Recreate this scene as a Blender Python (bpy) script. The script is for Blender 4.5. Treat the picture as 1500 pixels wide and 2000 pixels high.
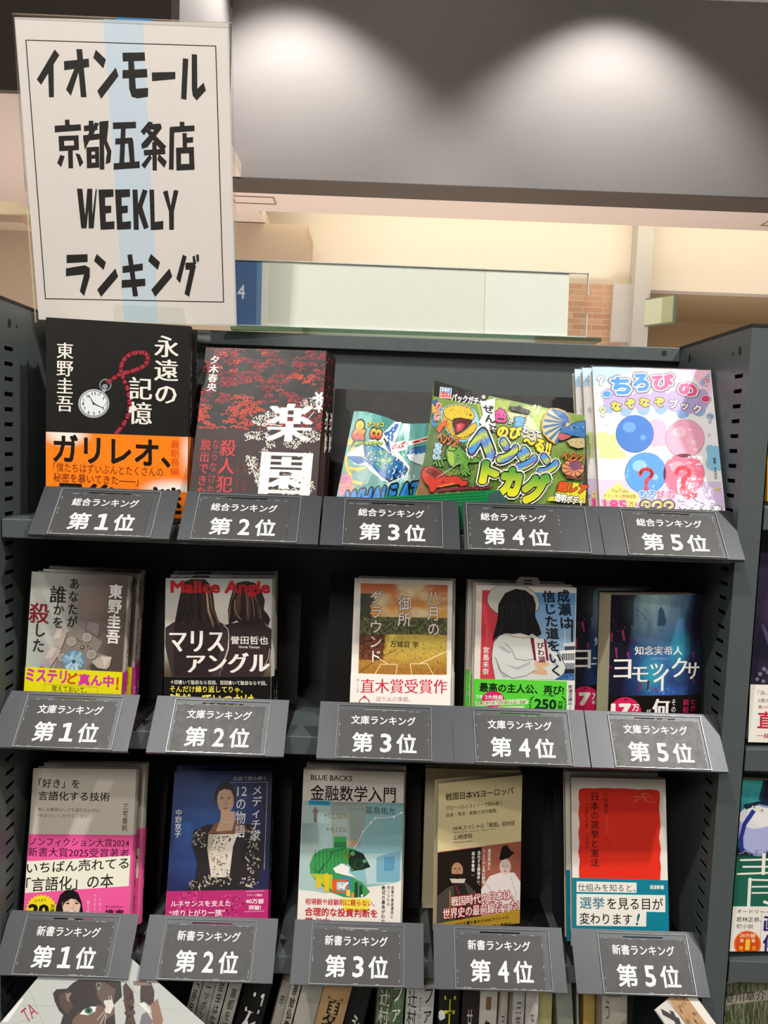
import bpy, bmesh, math, random
from mathutils import Vector, Matrix, noise
for o in list(bpy.data.objects): bpy.data.objects.remove(o)
SC = bpy.context.scene
COL = SC.collection
CZ = 1.5                      # eye height
D2R = math.pi / 180

# ------------------------------------------------------------------ camera
PITCH, YAW, ROLL, FPX = .0847, .0074, .0369, 1564.9
cd = bpy.data.cameras.new('camera'); cam = bpy.data.objects.new('camera', cd); COL.objects.link(cam)
fw = Vector((math.sin(YAW) * math.cos(PITCH), math.cos(YAW) * math.cos(PITCH), -math.sin(PITCH)))
rt = Vector((math.cos(YAW), -math.sin(YAW), 0)); up = rt.cross(fw)
r2 = math.cos(ROLL) * rt + math.sin(ROLL) * up; u2 = -math.sin(ROLL) * rt + math.cos(ROLL) * up
cam.matrix_world = Matrix(((r2.x, u2.x, -fw.x, 0), (r2.y, u2.y, -fw.y, 0), (r2.z, u2.z, -fw.z, CZ), (0, 0, 0, 1)))
cd.sensor_fit = 'VERTICAL'; cd.sensor_height = 36; cd.lens = FPX / 2000 * 36; cd.clip_start = .02
SC.camera = cam

# ------------------------------------------------------------------ world, lamps, exposure
wd = bpy.data.worlds.new('world'); SC.world = wd; wd.use_nodes = True
wd.node_tree.nodes['Background'].inputs[0].default_value = (1, .95, .9, 1)
wd.node_tree.nodes['Background'].inputs[1].default_value = .12

def spot(name, loc, aim, watts, size, blend, rad, col=(1, .95, .88)):
    l = bpy.data.lights.new(name, 'SPOT'); l.energy = watts; l.spot_size = size * D2R; l.spot_blend = blend
    l.shadow_soft_size = rad; l.color = col
    o = bpy.data.objects.new(name, l); COL.objects.link(o); o.location = loc
    o.rotation_euler = (Vector(aim) - Vector(loc)).to_track_quat('-Z', 'Y').to_euler(); return o
def area(name, loc, aim, watts, sx, sy, col=(1, .95, .88)):
    l = bpy.data.lights.new(name, 'AREA'); l.energy = watts; l.shape = 'RECTANGLE'; l.size = sx; l.size_y = sy; l.color = col
    o = bpy.data.objects.new(name, l); COL.objects.link(o); o.location = loc
    o.rotation_euler = (Vector(aim) - Vector(loc)).to_track_quat('-Z', 'Y').to_euler(); return o
spot('aisle_spot', (1.30, -.30, 3.55), (.05, .85, 1.25), 200, 80, .5, .05)
spot('aisle_spot', (-.75, -.45, 3.55), (0, .85, 1.3), 140, 80, .5, .05)
spot('aisle_spot', (1.55, -1.35, 3.55), (.25, .85, 1.1), 85, 60, .6, .06)
area('ceiling_panel', (-.8, -2.2, 3.55), (0, .5, 1.2), 75, 1.2, 1.2)
spot('wall_washer', (-.50, 3.50, 3.95), (-.50, 3.60, 2.0), 165, 100, .55, .03, (1, .98, .95))
spot('wall_washer', (1.02, 3.50, 3.95), (1.02, 3.60, 2.0), 165, 100, .55, .03, (1, .98, .95))
area('cove_strip', (1.6, 4.64, 2.93), (1.6, 5.3, 2.75), 16, 4.6, .05, (1, .89, .68))
area('cove_strip', (-3.0, 4.66, 2.92), (-3.0, 5.2, 2.75), 5, 1.8, .05, (1, .89, .68))
area('hall_bounce_fill', (.6, 3.9, .8), (.6, 4.6, 2.76), 62, 4.5, .8, (1, .93, .89))  # added upward fill, no real lamp: stands in for bounce on the far ceiling
area('hall_bounce_fill', (-2.2, 3.6, .8), (-2.2, 4.3, 2.76), 18, 2.0, .8, (1, .93, .89))  # same added bounce fill for the left part of the hall
SC.view_settings.view_transform = 'Standard'; SC.view_settings.look = 'None'
SC.view_settings.exposure = 0.0; SC.view_settings.gamma = 1.0; SC.view_settings.use_curve_mapping = False

# ------------------------------------------------------------------ materials
def lin(h):
    h = h.lstrip('#')
    c = [int(h[i:i + 2], 16) / 255 for i in (0, 2, 4)]
    return tuple(x / 12.92 if x <= .04045 else ((x + .055) / 1.055) ** 2.4 for x in c)
def L(c): return lin(c) if isinstance(c, str) else c
def mix(a, b, t):
    a, b = L(a), L(b); t = max(0, min(1, t)); return tuple(x + (y - x) * t for x, y in zip(a, b))

def mat(name, col=None, rough=.5, metal=0, spec=.5, nscale=60, nvar=.06, bump=0, bscale=300, coat=0, attr=False, bdist=.001):
    m = bpy.data.materials.new(name); m.use_nodes = True
    nt = m.node_tree; b = nt.nodes['Principled BSDF']; N = nt.nodes.new; K = nt.links.new
    b.inputs['Metallic'].default_value = metal; b.inputs['Specular IOR Level'].default_value = spec
    b.inputs['Coat Weight'].default_value = coat; b.inputs['Coat Roughness'].default_value = .12
    tc = N('ShaderNodeTexCoord'); nz = N('ShaderNodeTexNoise'); nz.inputs['Scale'].default_value = nscale; nz.inputs['Detail'].default_value = 4
    K(tc.outputs['Object'], nz.inputs['Vector'])
    mr = N('ShaderNodeMapRange'); mr.inputs[3].default_value = max(.02, rough - .08); mr.inputs[4].default_value = rough + .08
    K(nz.outputs['Fac'], mr.inputs[0]); K(mr.outputs[0], b.inputs['Roughness'])
    mv = N('ShaderNodeMapRange'); mv.inputs[3].default_value = 1 - nvar; mv.inputs[4].default_value = 1 + nvar
    K(nz.outputs['Fac'], mv.inputs[0])
    vm = N('ShaderNodeVectorMath'); vm.operation = 'SCALE'; K(mv.outputs[0], vm.inputs['Scale'])
    if attr:
        at = N('ShaderNodeAttribute'); at.attribute_name = 'Col'; K(at.outputs['Color'], vm.inputs[0])
    else:
        vm.inputs[0].default_value = L(col)
    K(vm.outputs[0], b.inputs['Base Color'])
    if bump:
        n2 = N('ShaderNodeTexNoise'); n2.inputs['Scale'].default_value = bscale; n2.inputs['Detail'].default_value = 2
        K(tc.outputs['Object'], n2.inputs['Vector'])
        bp = N('ShaderNodeBump'); bp.inputs['Strength'].default_value = bump; bp.inputs['Distance'].default_value = bdist
        K(n2.outputs['Fac'], bp.inputs['Height']); K(bp.outputs[0], b.inputs['Normal'])
    return m
def clear(name, tint=(1, 1, 1), rough=.05, refl=1.0, bump=0, bscale=60, base=.03):
    m = bpy.data.materials.new(name); m.use_nodes = True; nt = m.node_tree; N = nt.nodes.new; K = nt.links.new
    nt.nodes.remove(nt.nodes['Principled BSDF']); out = nt.nodes['Material Output']
    t = N('ShaderNodeBsdfTransparent'); t.inputs[0].default_value = (*tint, 1)
    g = N('ShaderNodeBsdfGlossy'); g.inputs['Roughness'].default_value = rough
    lw = N('ShaderNodeLayerWeight'); lw.inputs[0].default_value = .25
    ma = N('ShaderNodeMath'); ma.operation = 'MULTIPLY_ADD'; ma.inputs[1].default_value = .8 * refl; ma.inputs[2].default_value = base; ma.use_clamp = True
    K(lw.outputs['Fresnel'], ma.inputs[0])
    mx = N('ShaderNodeMixShader'); K(ma.outputs[0], mx.inputs[0]); K(t.outputs[0], mx.inputs[1]); K(g.outputs[0], mx.inputs[2])
    K(mx.outputs[0], out.inputs['Surface'])
    tc = N('ShaderNodeTexCoord'); n2 = N('ShaderNodeTexNoise'); n2.inputs['Scale'].default_value = bscale; n2.inputs['Detail'].default_value = 3
    K(tc.outputs['Object'], n2.inputs['Vector'])
    bp = N('ShaderNodeBump'); bp.inputs['Strength'].default_value = max(bump, .02); bp.inputs['Distance'].default_value = .002
    K(n2.outputs['Fac'], bp.inputs['Height']); K(bp.outputs[0], g.inputs['Normal'])
    return m
M_PRINT = mat('printed_gloss_paper', attr=True, rough=.42, nvar=.03, spec=.28)
M_MATTE = mat('printed_matt_paper', attr=True, rough=.6, nvar=.03, spec=.25)
M_FOIL = mat('printed_foil_film', attr=True, rough=.3, nvar=.04, spec=.5, bump=.3, bscale=45, bdist=.003, coat=.2)
M_PAGE = mat('page_block_paper', '#d8ccb0', rough=.8, nvar=.1, nscale=400, spec=.2)
M_RACK = mat('rack_grey_paint', '#4f5758', rough=.42, nvar=.05, bump=.12, bscale=900)
M_BLACK = mat('black_steel_paint', '#0c0c0c', rough=.6, nvar=.1, bump=.1, bscale=900)
M_PLATE = mat('blue_grey_hammer_paint', '#363a41', rough=.34, spec=.6, metal=.3, nvar=.14, nscale=1100, bump=.22, bscale=2400, bdist=.0004)
M_CARD = mat('printed_card', attr=True, rough=.45, nvar=.12, nscale=130)
M_SLEEVE = clear('clear_sleeve_plastic', rough=.3, refl=.12, bump=.1, base=.0)
M_ACRYL = clear('clear_acrylic', (.97, .99, .98), rough=.04, refl=.7, base=.03)
M_GLASS = clear('green_edged_acrylic', (.42, .60, .53), rough=.05, refl=.9, base=.06)
M_WRAP = clear('shrink_wrap_film', rough=.12, refl=.35, bump=.7, bscale=40, base=.004)
M_EDGE = mat('acrylic_cut_edge', '#c9cfcb', rough=.2, nvar=.3, nscale=200, spec=.9)
M_CHROME = mat('chrome_steel', '#d9d9d9', rough=.12, metal=1, nvar=.05)

# ------------------------------------------------------------------ object helpers
def tag(o, label=None, cat=None, group=None, kind=None):
    for k, v in (('label', label), ('category', cat), ('group', group), ('kind', kind)):
        if v: o[k] = v
    return o
def empty(name, label, cat, loc, eul=(0, 0, 0), group=None):
    o = bpy.data.objects.new(name, None); COL.objects.link(o); o.empty_display_size = .02
    o.location = loc; o.rotation_euler = eul; return tag(o, label, cat, group)
def dup(root, off, label, cat=None, rot=None):
    r = root.copy(); COL.objects.link(r); r['label'] = label; r.location = Vector(root.location) + Vector(off)
    if rot: r.rotation_euler = rot
    for c in list(root.children):
        k = c.copy(); COL.objects.link(k); k.parent = r
        for g in c.children:
            d = g.copy(); COL.objects.link(d); d.parent = k
    return r

class PM:
    """collects coloured polygons into one mesh"""
    def __init__(s): s.v = []; s.f = []; s.c = []
    def add(s, pts, col):
        i = len(s.v); s.v += [tuple(p) for p in pts]; s.f.append(tuple(range(i, i + len(pts)))); s.c.append([L(col)] * len(pts))
    def addc(s, pts, cols):
        i = len(s.v); s.v += [tuple(p) for p in pts]; s.f.append(tuple(range(i, i + len(pts)))); s.c.append([L(c) for c in cols])
    def mesh(s, verts, faces, col):
        i = len(s.v); s.v += [tuple(p) for p in verts]; c = L(col)
        for f in faces: s.f.append(tuple(a + i for a in f)); s.c.append([c] * len(f))
    def box(s, x0, x1, y0, y1, z0, z1, col='#808080'):
        v = [(x, y, z) for x in (x0, x1) for y in (y0, y1) for z in (z0, z1)]
        s.mesh(v, [(0, 1, 3, 2), (4, 6, 7, 5), (0, 4, 5, 1), (2, 3, 7, 6), (0, 2, 6, 4), (1, 5, 7, 3)], col)
    def obj(s, name, m, parent=None, bevel=0, subd=None):
        me = bpy.data.meshes.new(name); me.from_pydata(s.v, [], s.f); me.update()
        a = me.color_attributes.new('Col', 'FLOAT_COLOR', 'CORNER')
        flat = []
        for cs in s.c:
            for c in cs: flat += (c[0], c[1], c[2], 1.0)
        a.data.foreach_set('color', flat)
        if subd:
            bm = bmesh.new(); bm.from_mesh(me); bmesh.ops.triangulate(bm, faces=bm.faces[:])
            for _ in range(6):
                e = [x for x in bm.edges if x.calc_length() > subd[0]]
                if not e: break
                bmesh.ops.subdivide_edges(bm, edges=e, cuts=1); bmesh.ops.triangulate(bm, faces=[f for f in bm.faces if len(f.verts) > 3])
            for v in bm.verts: v.co.y += subd[1](v.co.x, v.co.z)
            bm.to_mesh(me); bm.free()
        me.materials.append(m)
        o = bpy.data.objects.new(name, me); COL.objects.link(o)
        if parent: o.parent = parent
        if bevel:
            b = o.modifiers.new('bevel', 'BEVEL'); b.width = bevel; b.segments = 2; b.limit_method = 'ANGLE'
            o.modifiers.new('weld', 'WELD').merge_threshold = 1e-5
            o.modifiers.move(1, 0)
        return o

# ------------------------------------------------------------------ lettering
_tc = bpy.data.curves.new('lettering', 'FONT'); _tc.resolution_u = 2
_to = bpy.data.objects.new('lettering', _tc); COL.objects.link(_to)
_cache = {}
def glyphs(s, bold=0):
    """list of strikes of flat letter faces; bold > 0 strikes the letters again all round at that distance"""
    k = (s, bold)
    if k not in _cache and bold:
        v, f = glyphs(s)[0]; n = 2 if bold < 0 else 4 if bold < .02 else 8 if bold < .07 else 12; out = []
        for i in range(n):      # a negative weight thickens only the upright strokes, as in book-face lettering
            a = (i + (.5 if bold > 0 else 0)) * 2 * math.pi / n; out.append(([(x + bold * math.cos(a), y + bold * math.sin(a)) for x, y in v], f))
        _cache[k] = out + [(v, f)]
    if k not in _cache:
        _tc.body = s
        bpy.context.view_layer.update()
        me = bpy.data.meshes.new_from_object(_to.evaluated_get(bpy.context.evaluated_depsgraph_get()))
        _cache[k] = [([(v.co.x, v.co.y) for v in me.vertices], [tuple(p.vertices) for p in me.polygons])]
        bpy.data.meshes.remove(me)
    return _cache[k]
def bbox(v): return min(p[0] for p in v), max(p[0] for p in v), min(p[1] for p in v), max(p[1] for p in v)
_em = bbox(glyphs('国')[0][0]); EMX, EMY = (_em[0] + _em[1]) / 2, (_em[2] + _em[3]) / 2
EM = max(_em[1] - _em[0], _em[3] - _em[2]) / .86
ROT = set('ー―「」『』〜（）－')
def column(s, bold=0):
    out = []
    for i, ch in enumerate(s):
        if ch in ' \u3000': continue
        st = glyphs(ch, bold); a = bbox(st[-1][0])
        for n, (v, f) in enumerate(st):
            if ch in ROT: v = [(EMX + (y - EMY), EMY - (x - EMX)) for x, y in v]
            elif ord(ch) < 128: v = [(x - (a[0] + a[1]) / 2 + EMX, y) for x, y in v]
            elif ch in '、。': v = [(x + EM * .6, y + EM * .6) for x, y in v]
            while len(out) <= n: out.append(([], []))
            V, F = out[n]; b = len(V); V += [(x, y - i * EM) for x, y in v]; F += [tuple(q + b for q in g) for g in f]
    return out

def homog(src, dst):
    """3x3 homography (8 numbers) taking the four src points to dst"""
    A = []
    for (x, y), (u, v) in zip(src, dst):
        A.append([x, y, 1, 0, 0, 0, -u * x, -u * y, u]); A.append([0, 0, 0, x, y, 1, -v * x, -v * y, v])
    n = 8
    for i in range(n):
        p = max(range(i, n), key=lambda r: abs(A[r][i])); A[i], A[p] = A[p], A[i]
        A[i] = [q / A[i][i] for q in A[i]]
        for r in range(n):
            if r != i and A[r][i]: k = A[r][i]; A[r] = [a - k * b for a, b in zip(A[r], A[i])]
    return [A[i][8] for i in range(n)]

class Art:
    """flat printed artwork on one panel; drawn in the panel's own sheet coordinates (quad = sheet corners TL TR BL BR)"""
    def __init__(s, pm, quad, W, vL, vR, place, step=1.1e-5):
        s.pm = pm; s.h = homog(quad, [(0, 0), (W, 0), (0, vL), (W, vR)]); s.place = place; s.k = 1; s.step = step; s.q = quad
        s.sh = ((quad[1][1] - quad[0][1]) / (quad[1][0] - quad[0][0]) + (quad[3][1] - quad[2][1]) / (quad[3][0] - quad[2][0])) / 2
        s.sv = ((quad[2][0] - quad[0][0]) / (quad[2][1] - quad[0][1]) + (quad[3][0] - quad[1][0]) / (quad[3][1] - quad[1][1])) / 2
        s.clip = None
    def P(s, x, y):
        h = s.h; w = h[6] * x + h[7] * y + 1
        u, v = (h[0] * x + h[1] * y + h[2]) / w, (h[3] * x + h[4] * y + h[5]) / w
        if s.clip:
            c = s.clip; u = max(c[0], min(c[1], u)); v = max(c[2], min(c[3], v))
        return s.place(u, v, s.k * s.step)
    def up(s): s.k += 1
    def poly(s, col, *p, lay=True):
        if lay: s.up()
        s.pm.add([s.P(*q) for q in p], col)
    def quadc(s, cols, *p):
        s.up(); s.pm.addc([s.P(*q) for q in p], cols)
    def rect(s, col, x, y, w, h, sh=None, sv=None):
        a = s.sh if sh is None else sh; b = s.sv if sv is None else sv
        s.poly(col, (x, y), (x + w, y + a * w), (x + w + b * h, y + a * w + h), (x + b * h, y + h))
    def frame(s, col, x, y, w, h, t):
        a, b = s.sh, s.sv; Q = lambda i, j: (x + i + b * j, y + j + a * i)
        s.line(col, t, Q(0, 0), Q(w, 0), Q(w, h), Q(0, h), Q(0, -t / 2))
    def disc(s, col, cx, cy, rx, ry=None, n=28, a0=0, a1=360, rot=0):
        ry = rx if ry is None else ry; s.up(); c, q = math.cos(rot * D2R), math.sin(rot * D2R); pts = []
        for i in range(n + (a1 - a0 < 360)):
            t = (a0 + (a1 - a0) * i / n) * D2R; x, y = rx * math.cos(t), ry * math.sin(t)
            pts.append(s.P(cx + x * c - y * q, cy + x * q + y * c))
        s.pm.add(pts, col)
    def ring(s, col, cx, cy, r, w, n=28):
        s.line(col, w, *[(cx + r * math.cos(i * 2 * math.pi / n), cy + r * math.sin(i * 2 * math.pi / n)) for i in range(n + 1)])
    def burst(s, col, cx, cy, r0, r1, n):
        s.up(); s.pm.add([s.P(cx + (r1 if i % 2 else r0) * math.cos(i * math.pi / n), cy + (r1 if i % 2 else r0) * math.sin(i * math.pi / n)) for i in range(2 * n)], col)
    def line(s, col, w, *p, lay=True):
        if lay: s.up()
        for (x0, y0), (x1, y1) in zip(p, p[1:]):
            d = math.hypot(x1 - x0, y1 - y0) or 1; ex, ey = (x1 - x0) / d * w * .3, (y1 - y0) / d * w * .3
            nx, ny = -(y1 - y0) / d * w / 2, (x1 - x0) / d * w / 2
            s.pm.add([s.P(x0 - ex + nx, y0 - ey + ny), s.P(x1 + ex + nx, y1 + ey + ny), s.P(x1 + ex - nx, y1 + ey - ny), s.P(x0 - ex - nx, y0 - ey - ny)], col)
    def taper(s, col, pts, ws):
        """stroke with a width of its own at each point"""
        s.up(); Lf = []; Rt = []
        for i, (x, y) in enumerate(pts):
            a = pts[max(0, i - 1)]; b = pts[min(len(pts) - 1, i + 1)]; d = math.hypot(b[0] - a[0], b[1] - a[1]) or 1
            nx, ny = -(b[1] - a[1]) / d * ws[i] / 2, (b[0] - a[0]) / d * ws[i] / 2
            Lf.append(s.P(x + nx, y + ny)); Rt.append(s.P(x - nx, y - ny))
        for i in range(len(pts) - 1): s.pm.add([Lf[i], Lf[i + 1], Rt[i + 1], Rt[i]], col)
    def _lay(s, base, out, x, y, w, h, col, sh, sv):
        bs = [bbox(q[0]) for q in base]; b = (min(q[0] for q in bs), max(q[1] for q in bs), min(q[2] for q in bs), max(q[3] for q in bs))
        sx, sy = w / (b[1] - b[0]), h / (b[3] - b[2])
        a = s.sh if sh is None else sh; c = s.sv if sv is None else sv
        s.up()
        for n, (V, F) in enumerate(out):
            if n: s.k += .34
            o = []
            for px, py in V:
                i, j = (px - b[0]) * sx, (b[3] - py) * sy
                o.append(s.P(x + i + c * j, y + j + a * i))
            if callable(col):
                cv = [L(col((px - b[0]) / (b[1] - b[0]), (b[3] - py) / (b[3] - b[2]))) for px, py in V]; i0 = len(s.pm.v); s.pm.v += o
                for f in F: s.pm.f.append(tuple(q + i0 for q in f)); s.pm.c.append([cv[q] for q in f])
            else: s.pm.mesh(o, F, col)
    def t(s, txt, x, y, w, h, col, bold=0, out=(), sh=None, sv=None, v=False):
        """out: ((colour, grow), ...) printed under the letters, widest first"""
        fn = column if v else glyphs
        base = fn(txt, bold)
        for oc, ob in out: s._lay(base, fn(txt, ob), x, y, w, h, oc, sh, sv)
        s._lay(base, base, x, y, w, h, col, sh, sv)
    def ask(s, x, y, w, h, col, out=(), sh=0):
        """a rounded question mark"""
        a = [(x + w * (.5 + .36 * math.cos(t * D2R)), y + h * (.27 + .2 * math.sin(t * D2R))) for t in range(-190, 61, 25)] + [(x + w * .52, y + h * .56), (x + w * .5, y + h * .70)]
        for c, g in tuple(out) + ((col, 0),):
            k = w * .24 + g * w * 1.6; s.line(c, k, *a); s.up()
            for p in a: s.disc(c, p[0], p[1], k / 2, n=10); s.k -= 1
            s.up(); s.disc(c, x + w * .49, y + h * .9, w * .15 + g * w * .8, n=14)
    def v(s, txt, x, y, w, h, col, bold=0, out=(), sh=None, sv=None): s.t(txt, x, y, w, h, col, bold, out, sh, sv, True)
    def grid(s, fn, nx, ny, tl, tr, bl, br):
        s.up(); q = lambda a, b: (tl[0] * (1 - a) * (1 - b) + tr[0] * a * (1 - b) + bl[0] * (1 - a) * b + br[0] * a * b, tl[1] * (1 - a) * (1 - b) + tr[1] * a * (1 - b) + bl[1] * (1 - a) * b + br[1] * a * b)
        i0 = len(s.pm.v); cc = []
        for j in range(ny + 1):
            for i in range(nx + 1):
                s.pm.v.append(s.P(*q(i / nx, j / ny))); cc.append(L(fn(i / nx, j / ny)))
        for j in range(ny):
            for i in range(nx):
                f = (j * (nx + 1) + i, j * (nx + 1) + i + 1, (j + 1) * (nx + 1) + i + 1, (j + 1) * (nx + 1) + i)
                s.pm.f.append(tuple(i0 + k for k in f)); s.pm.c.append([cc[k] for k in f])
    def leaves(s, rnd, cx, cy, rx, ry, n, cols, size, lay=True):
        """scatter of small leaf shapes"""
        if lay: s.up()
        for _ in range(n):
            a, r = rnd.uniform(0, 6.283), math.sqrt(rnd.random()); x, y = cx + rx * r * math.cos(a), cy + ry * r * math.sin(a)
            t = rnd.uniform(0, 6.283); l = size * rnd.uniform(.6, 1.4); c, d = math.cos(t), math.sin(t)
            s.pm.add([s.P(x - l * c, y - l * d), s.P(x - .45 * l * d, y + .45 * l * c), s.P(x + l * c, y + l * d), s.P(x + .45 * l * d, y - .45 * l * c)], rnd.choice(cols))
def fbm(x, y, s=0, o=4): return noise.fractal(Vector((x, y, s)), 1.0, 2.0, o)

# ------------------------------------------------------------------ pose of a leaning sheet
def pose(yaw, lean, roll):
    y, l, r = yaw * D2R, lean * D2R, roll * D2R
    return Matrix.Rotation(y, 3, 'Z') @ Matrix.Rotation(-l, 3, 'X') @ Matrix.Rotation(-r, 3, 'Y')
# ================================================================== THE STORE (setting)
def struct(name, pm, m, bevel=0):
    o = pm.obj(name, m, bevel=bevel); o['kind'] = 'structure'; return o
M_CLOTH = mat('bulkhead_woven_wallcloth', '#817c79', rough=.75, nvar=.06, nscale=60, bump=.35, bscale=420, bdist=.002)
M_BROWN = mat('brown_soffit_paint', '#463c36', rough=.7, nvar=.04)
M_CEIL = mat('beige_ceiling_paint', '#cdbcb0', rough=.85, nvar=.03)
M_WALL = mat('warm_white_wall_paint', '#e0d5c5', rough=.85, nvar=.03)
M_TAN = mat('tan_wall_paint', '#bfa27c', rough=.85, nvar=.03)
M_DARKB = mat('dark_brown_bulkhead', '#564c45', rough=.8, nvar=.08, bump=.2, bscale=300)
M_FLOOR = mat('store_floor_vinyl', '#9a9184', rough=.5, nvar=.08, nscale=8)
M_GREYW = mat('pale_grey_paint', '#bdb8b2', rough=.8, nvar=.03)

p = PM(); p.box(-6, 7, -6, 8, -.05, 0); struct('floor', p, M_FLOOR)
p = PM(); p.box(-6, 7, -6, 3.25, 3.66, 3.72); p.box(-6, 7, 3.97, 4.24, 3.66, 3.72)
for x0, x1 in ((-6, -.92), (-.08, .60), (1.44, 7)): p.box(x0, x1, 3.25, 3.97, 3.66, 3.72)
for x0 in (-.92, .60): p.box(x0 - .02, x0 + .86, 3.23, 3.99, 4.08, 4.10)      # recesses of the two wall washers
struct('ceiling', p, M_GREYW)
# woven bulkhead: front panel with the brown soffit under it, and the nearer dark return on the left
p = PM(); p.box(-.78, 7, 4.0, 4.03, 2.76, 3.66); struct('wall_front', p, M_CLOTH)
p = PM(); p.box(-.815, 7, 4.0, 4.22, 2.752, 2.76); struct('trim_1', p, M_BROWN)
p = PM(); p.box(-.815, -.785, 3.05, 4.0, 2.735, 3.66); struct('wall_return', p, M_CLOTH)
p = PM(); p.box(-6, -.815, 3.05, 3.08, 2.735, 3.66); struct('wall_left', p, M_DARKB)
# far ceiling with its light cove, the lit far wall and the lower block on the left
p = PM()
p.box(-.72, 7, 4.22, 4.57, 2.76, 2.82); p.box(-2.05, -.72, 3.08, 5.2, 2.76, 2.82); p.box(-6, -2.05, 3.08, 4.57, 2.76, 2.82)
struct('ceiling_far', p, M_CEIL)
p = PM(); p.box(-6, 1.58, 5.2, 5.3, 0, 3.4); p.box(1.58, 7, 5.2, 5.3, 2.54, 3.4); struct('wall_back', p, M_WALL)
p = PM(); p.box(1.58, 7, 6.4, 6.5, 0, 2.9); p.box(1.58, 7, 5.3, 6.4, 2.54, 2.6); p.box(4.6, 4.7, 5.2, 6.5, 0, 2.6); struct('wall_right', p, M_TAN)
p = PM(); p.box(-6, 7, 4.22, 5.3, 3.4, 3.45); struct('ceiling_cove', p, M_WALL)
p = PM(); p.box(-6, -.474, 4.8, 5.2, 0, 2.755); p.box(-6, -2.05, 4.62, 4.8, 2.66, 2.70); struct('wall_block', p, mat('taupe_wall_paint', '#b9a48d', rough=.85))
p = PM(); p.box(1.545, 1.645, 5.08, 5.2, 0, 3.3); p.box(1.43, 1.545, 5.14, 5.2, 2.2, 2.56); struct('column', p, M_GREYW)
# brick panel on the back wall
m = bpy.data.materials.new('red_brick_veneer'); m.use_nodes = True; nt = m.node_tree; K = nt.links.new
tb = nt.nodes.new('ShaderNodeTexBrick'); tc = nt.nodes.new('ShaderNodeTexCoord'); mp = nt.nodes.new('ShaderNodeMapping')
mp.inputs['Rotation'].default_value = (math.pi / 2, 0, 0); K(tc.outputs['Object'], mp.inputs[0]); K(mp.outputs[0], tb.inputs['Vector'])
tb.inputs['Color1'].default_value = (*lin('#ad8064'), 1); tb.inputs['Color2'].default_value = (*lin('#c29a7e'), 1); tb.inputs['Mortar'].default_value = (*lin('#bda48e'), 1)
tb.inputs['Scale'].default_value = 1; tb.inputs['Brick Width'].default_value = .125; tb.inputs['Row Height'].default_value = .036; tb.inputs['Mortar Size'].default_value = .003
K(tb.outputs['Color'], nt.nodes['Principled BSDF'].inputs['Base Color']); nt.nodes['Principled BSDF'].inputs['Roughness'].default_value = .85
p = PM(); p.box(.98, 1.43, 5.17, 5.2, 0, 2.56); p.box(1.43, 1.50, 5.16, 5.2, 0, 2.2); struct('wall_brick', p, m)
# access hatches in the far ceiling
for (x, y, w, d), lb in (((-.83, 4.30, .22, .12), 'slim metal frame of a ceiling hatch beside the hanging sign'), ((2.02, 4.36, .3, .1), 'slim metal frame of a ceiling hatch at the right edge')):
    p = PM()
    for a in ((x, x + w, y, y + .008), (x, x + w, y + d, y + d + .008), (x, x + .008, y, y + d), (x + w, x + w + .008, y, y + d)): p.box(a[0], a[1], a[2], a[3], 2.756, 2.76)
    tag(p.obj('hatch_frame', mat('hatch_frame_metal', '#8d7b70', rough=.5)), lb, 'hatch')
# green flag sign fixed to the column
sg = empty('flag_sign', 'pale green flag sign fixed to the white column beyond the rack', 'sign', (1.62, 5.10, 2.375), (0, 0, -58 * D2R))
p = PM(); p.box(0, .235, -.012, .012, -.085, .085); p.obj('frame', mat('sign_frame_grey', '#6f7a68', rough=.4), sg, bevel=.003)
p = PM(); p.box(.008, .145, -.0135, -.0125, -.077, .077, '#c6cfb4'); p.box(.145, .227, -.0135, -.0125, -.077, .077, '#a9b08c'); p.obj('sign_face', M_PRINT, sg)
p = PM(); p.box(-.02, 0, -.01, .01, -.02, .02); p.obj('bracket', M_CHROME, sg)

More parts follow.
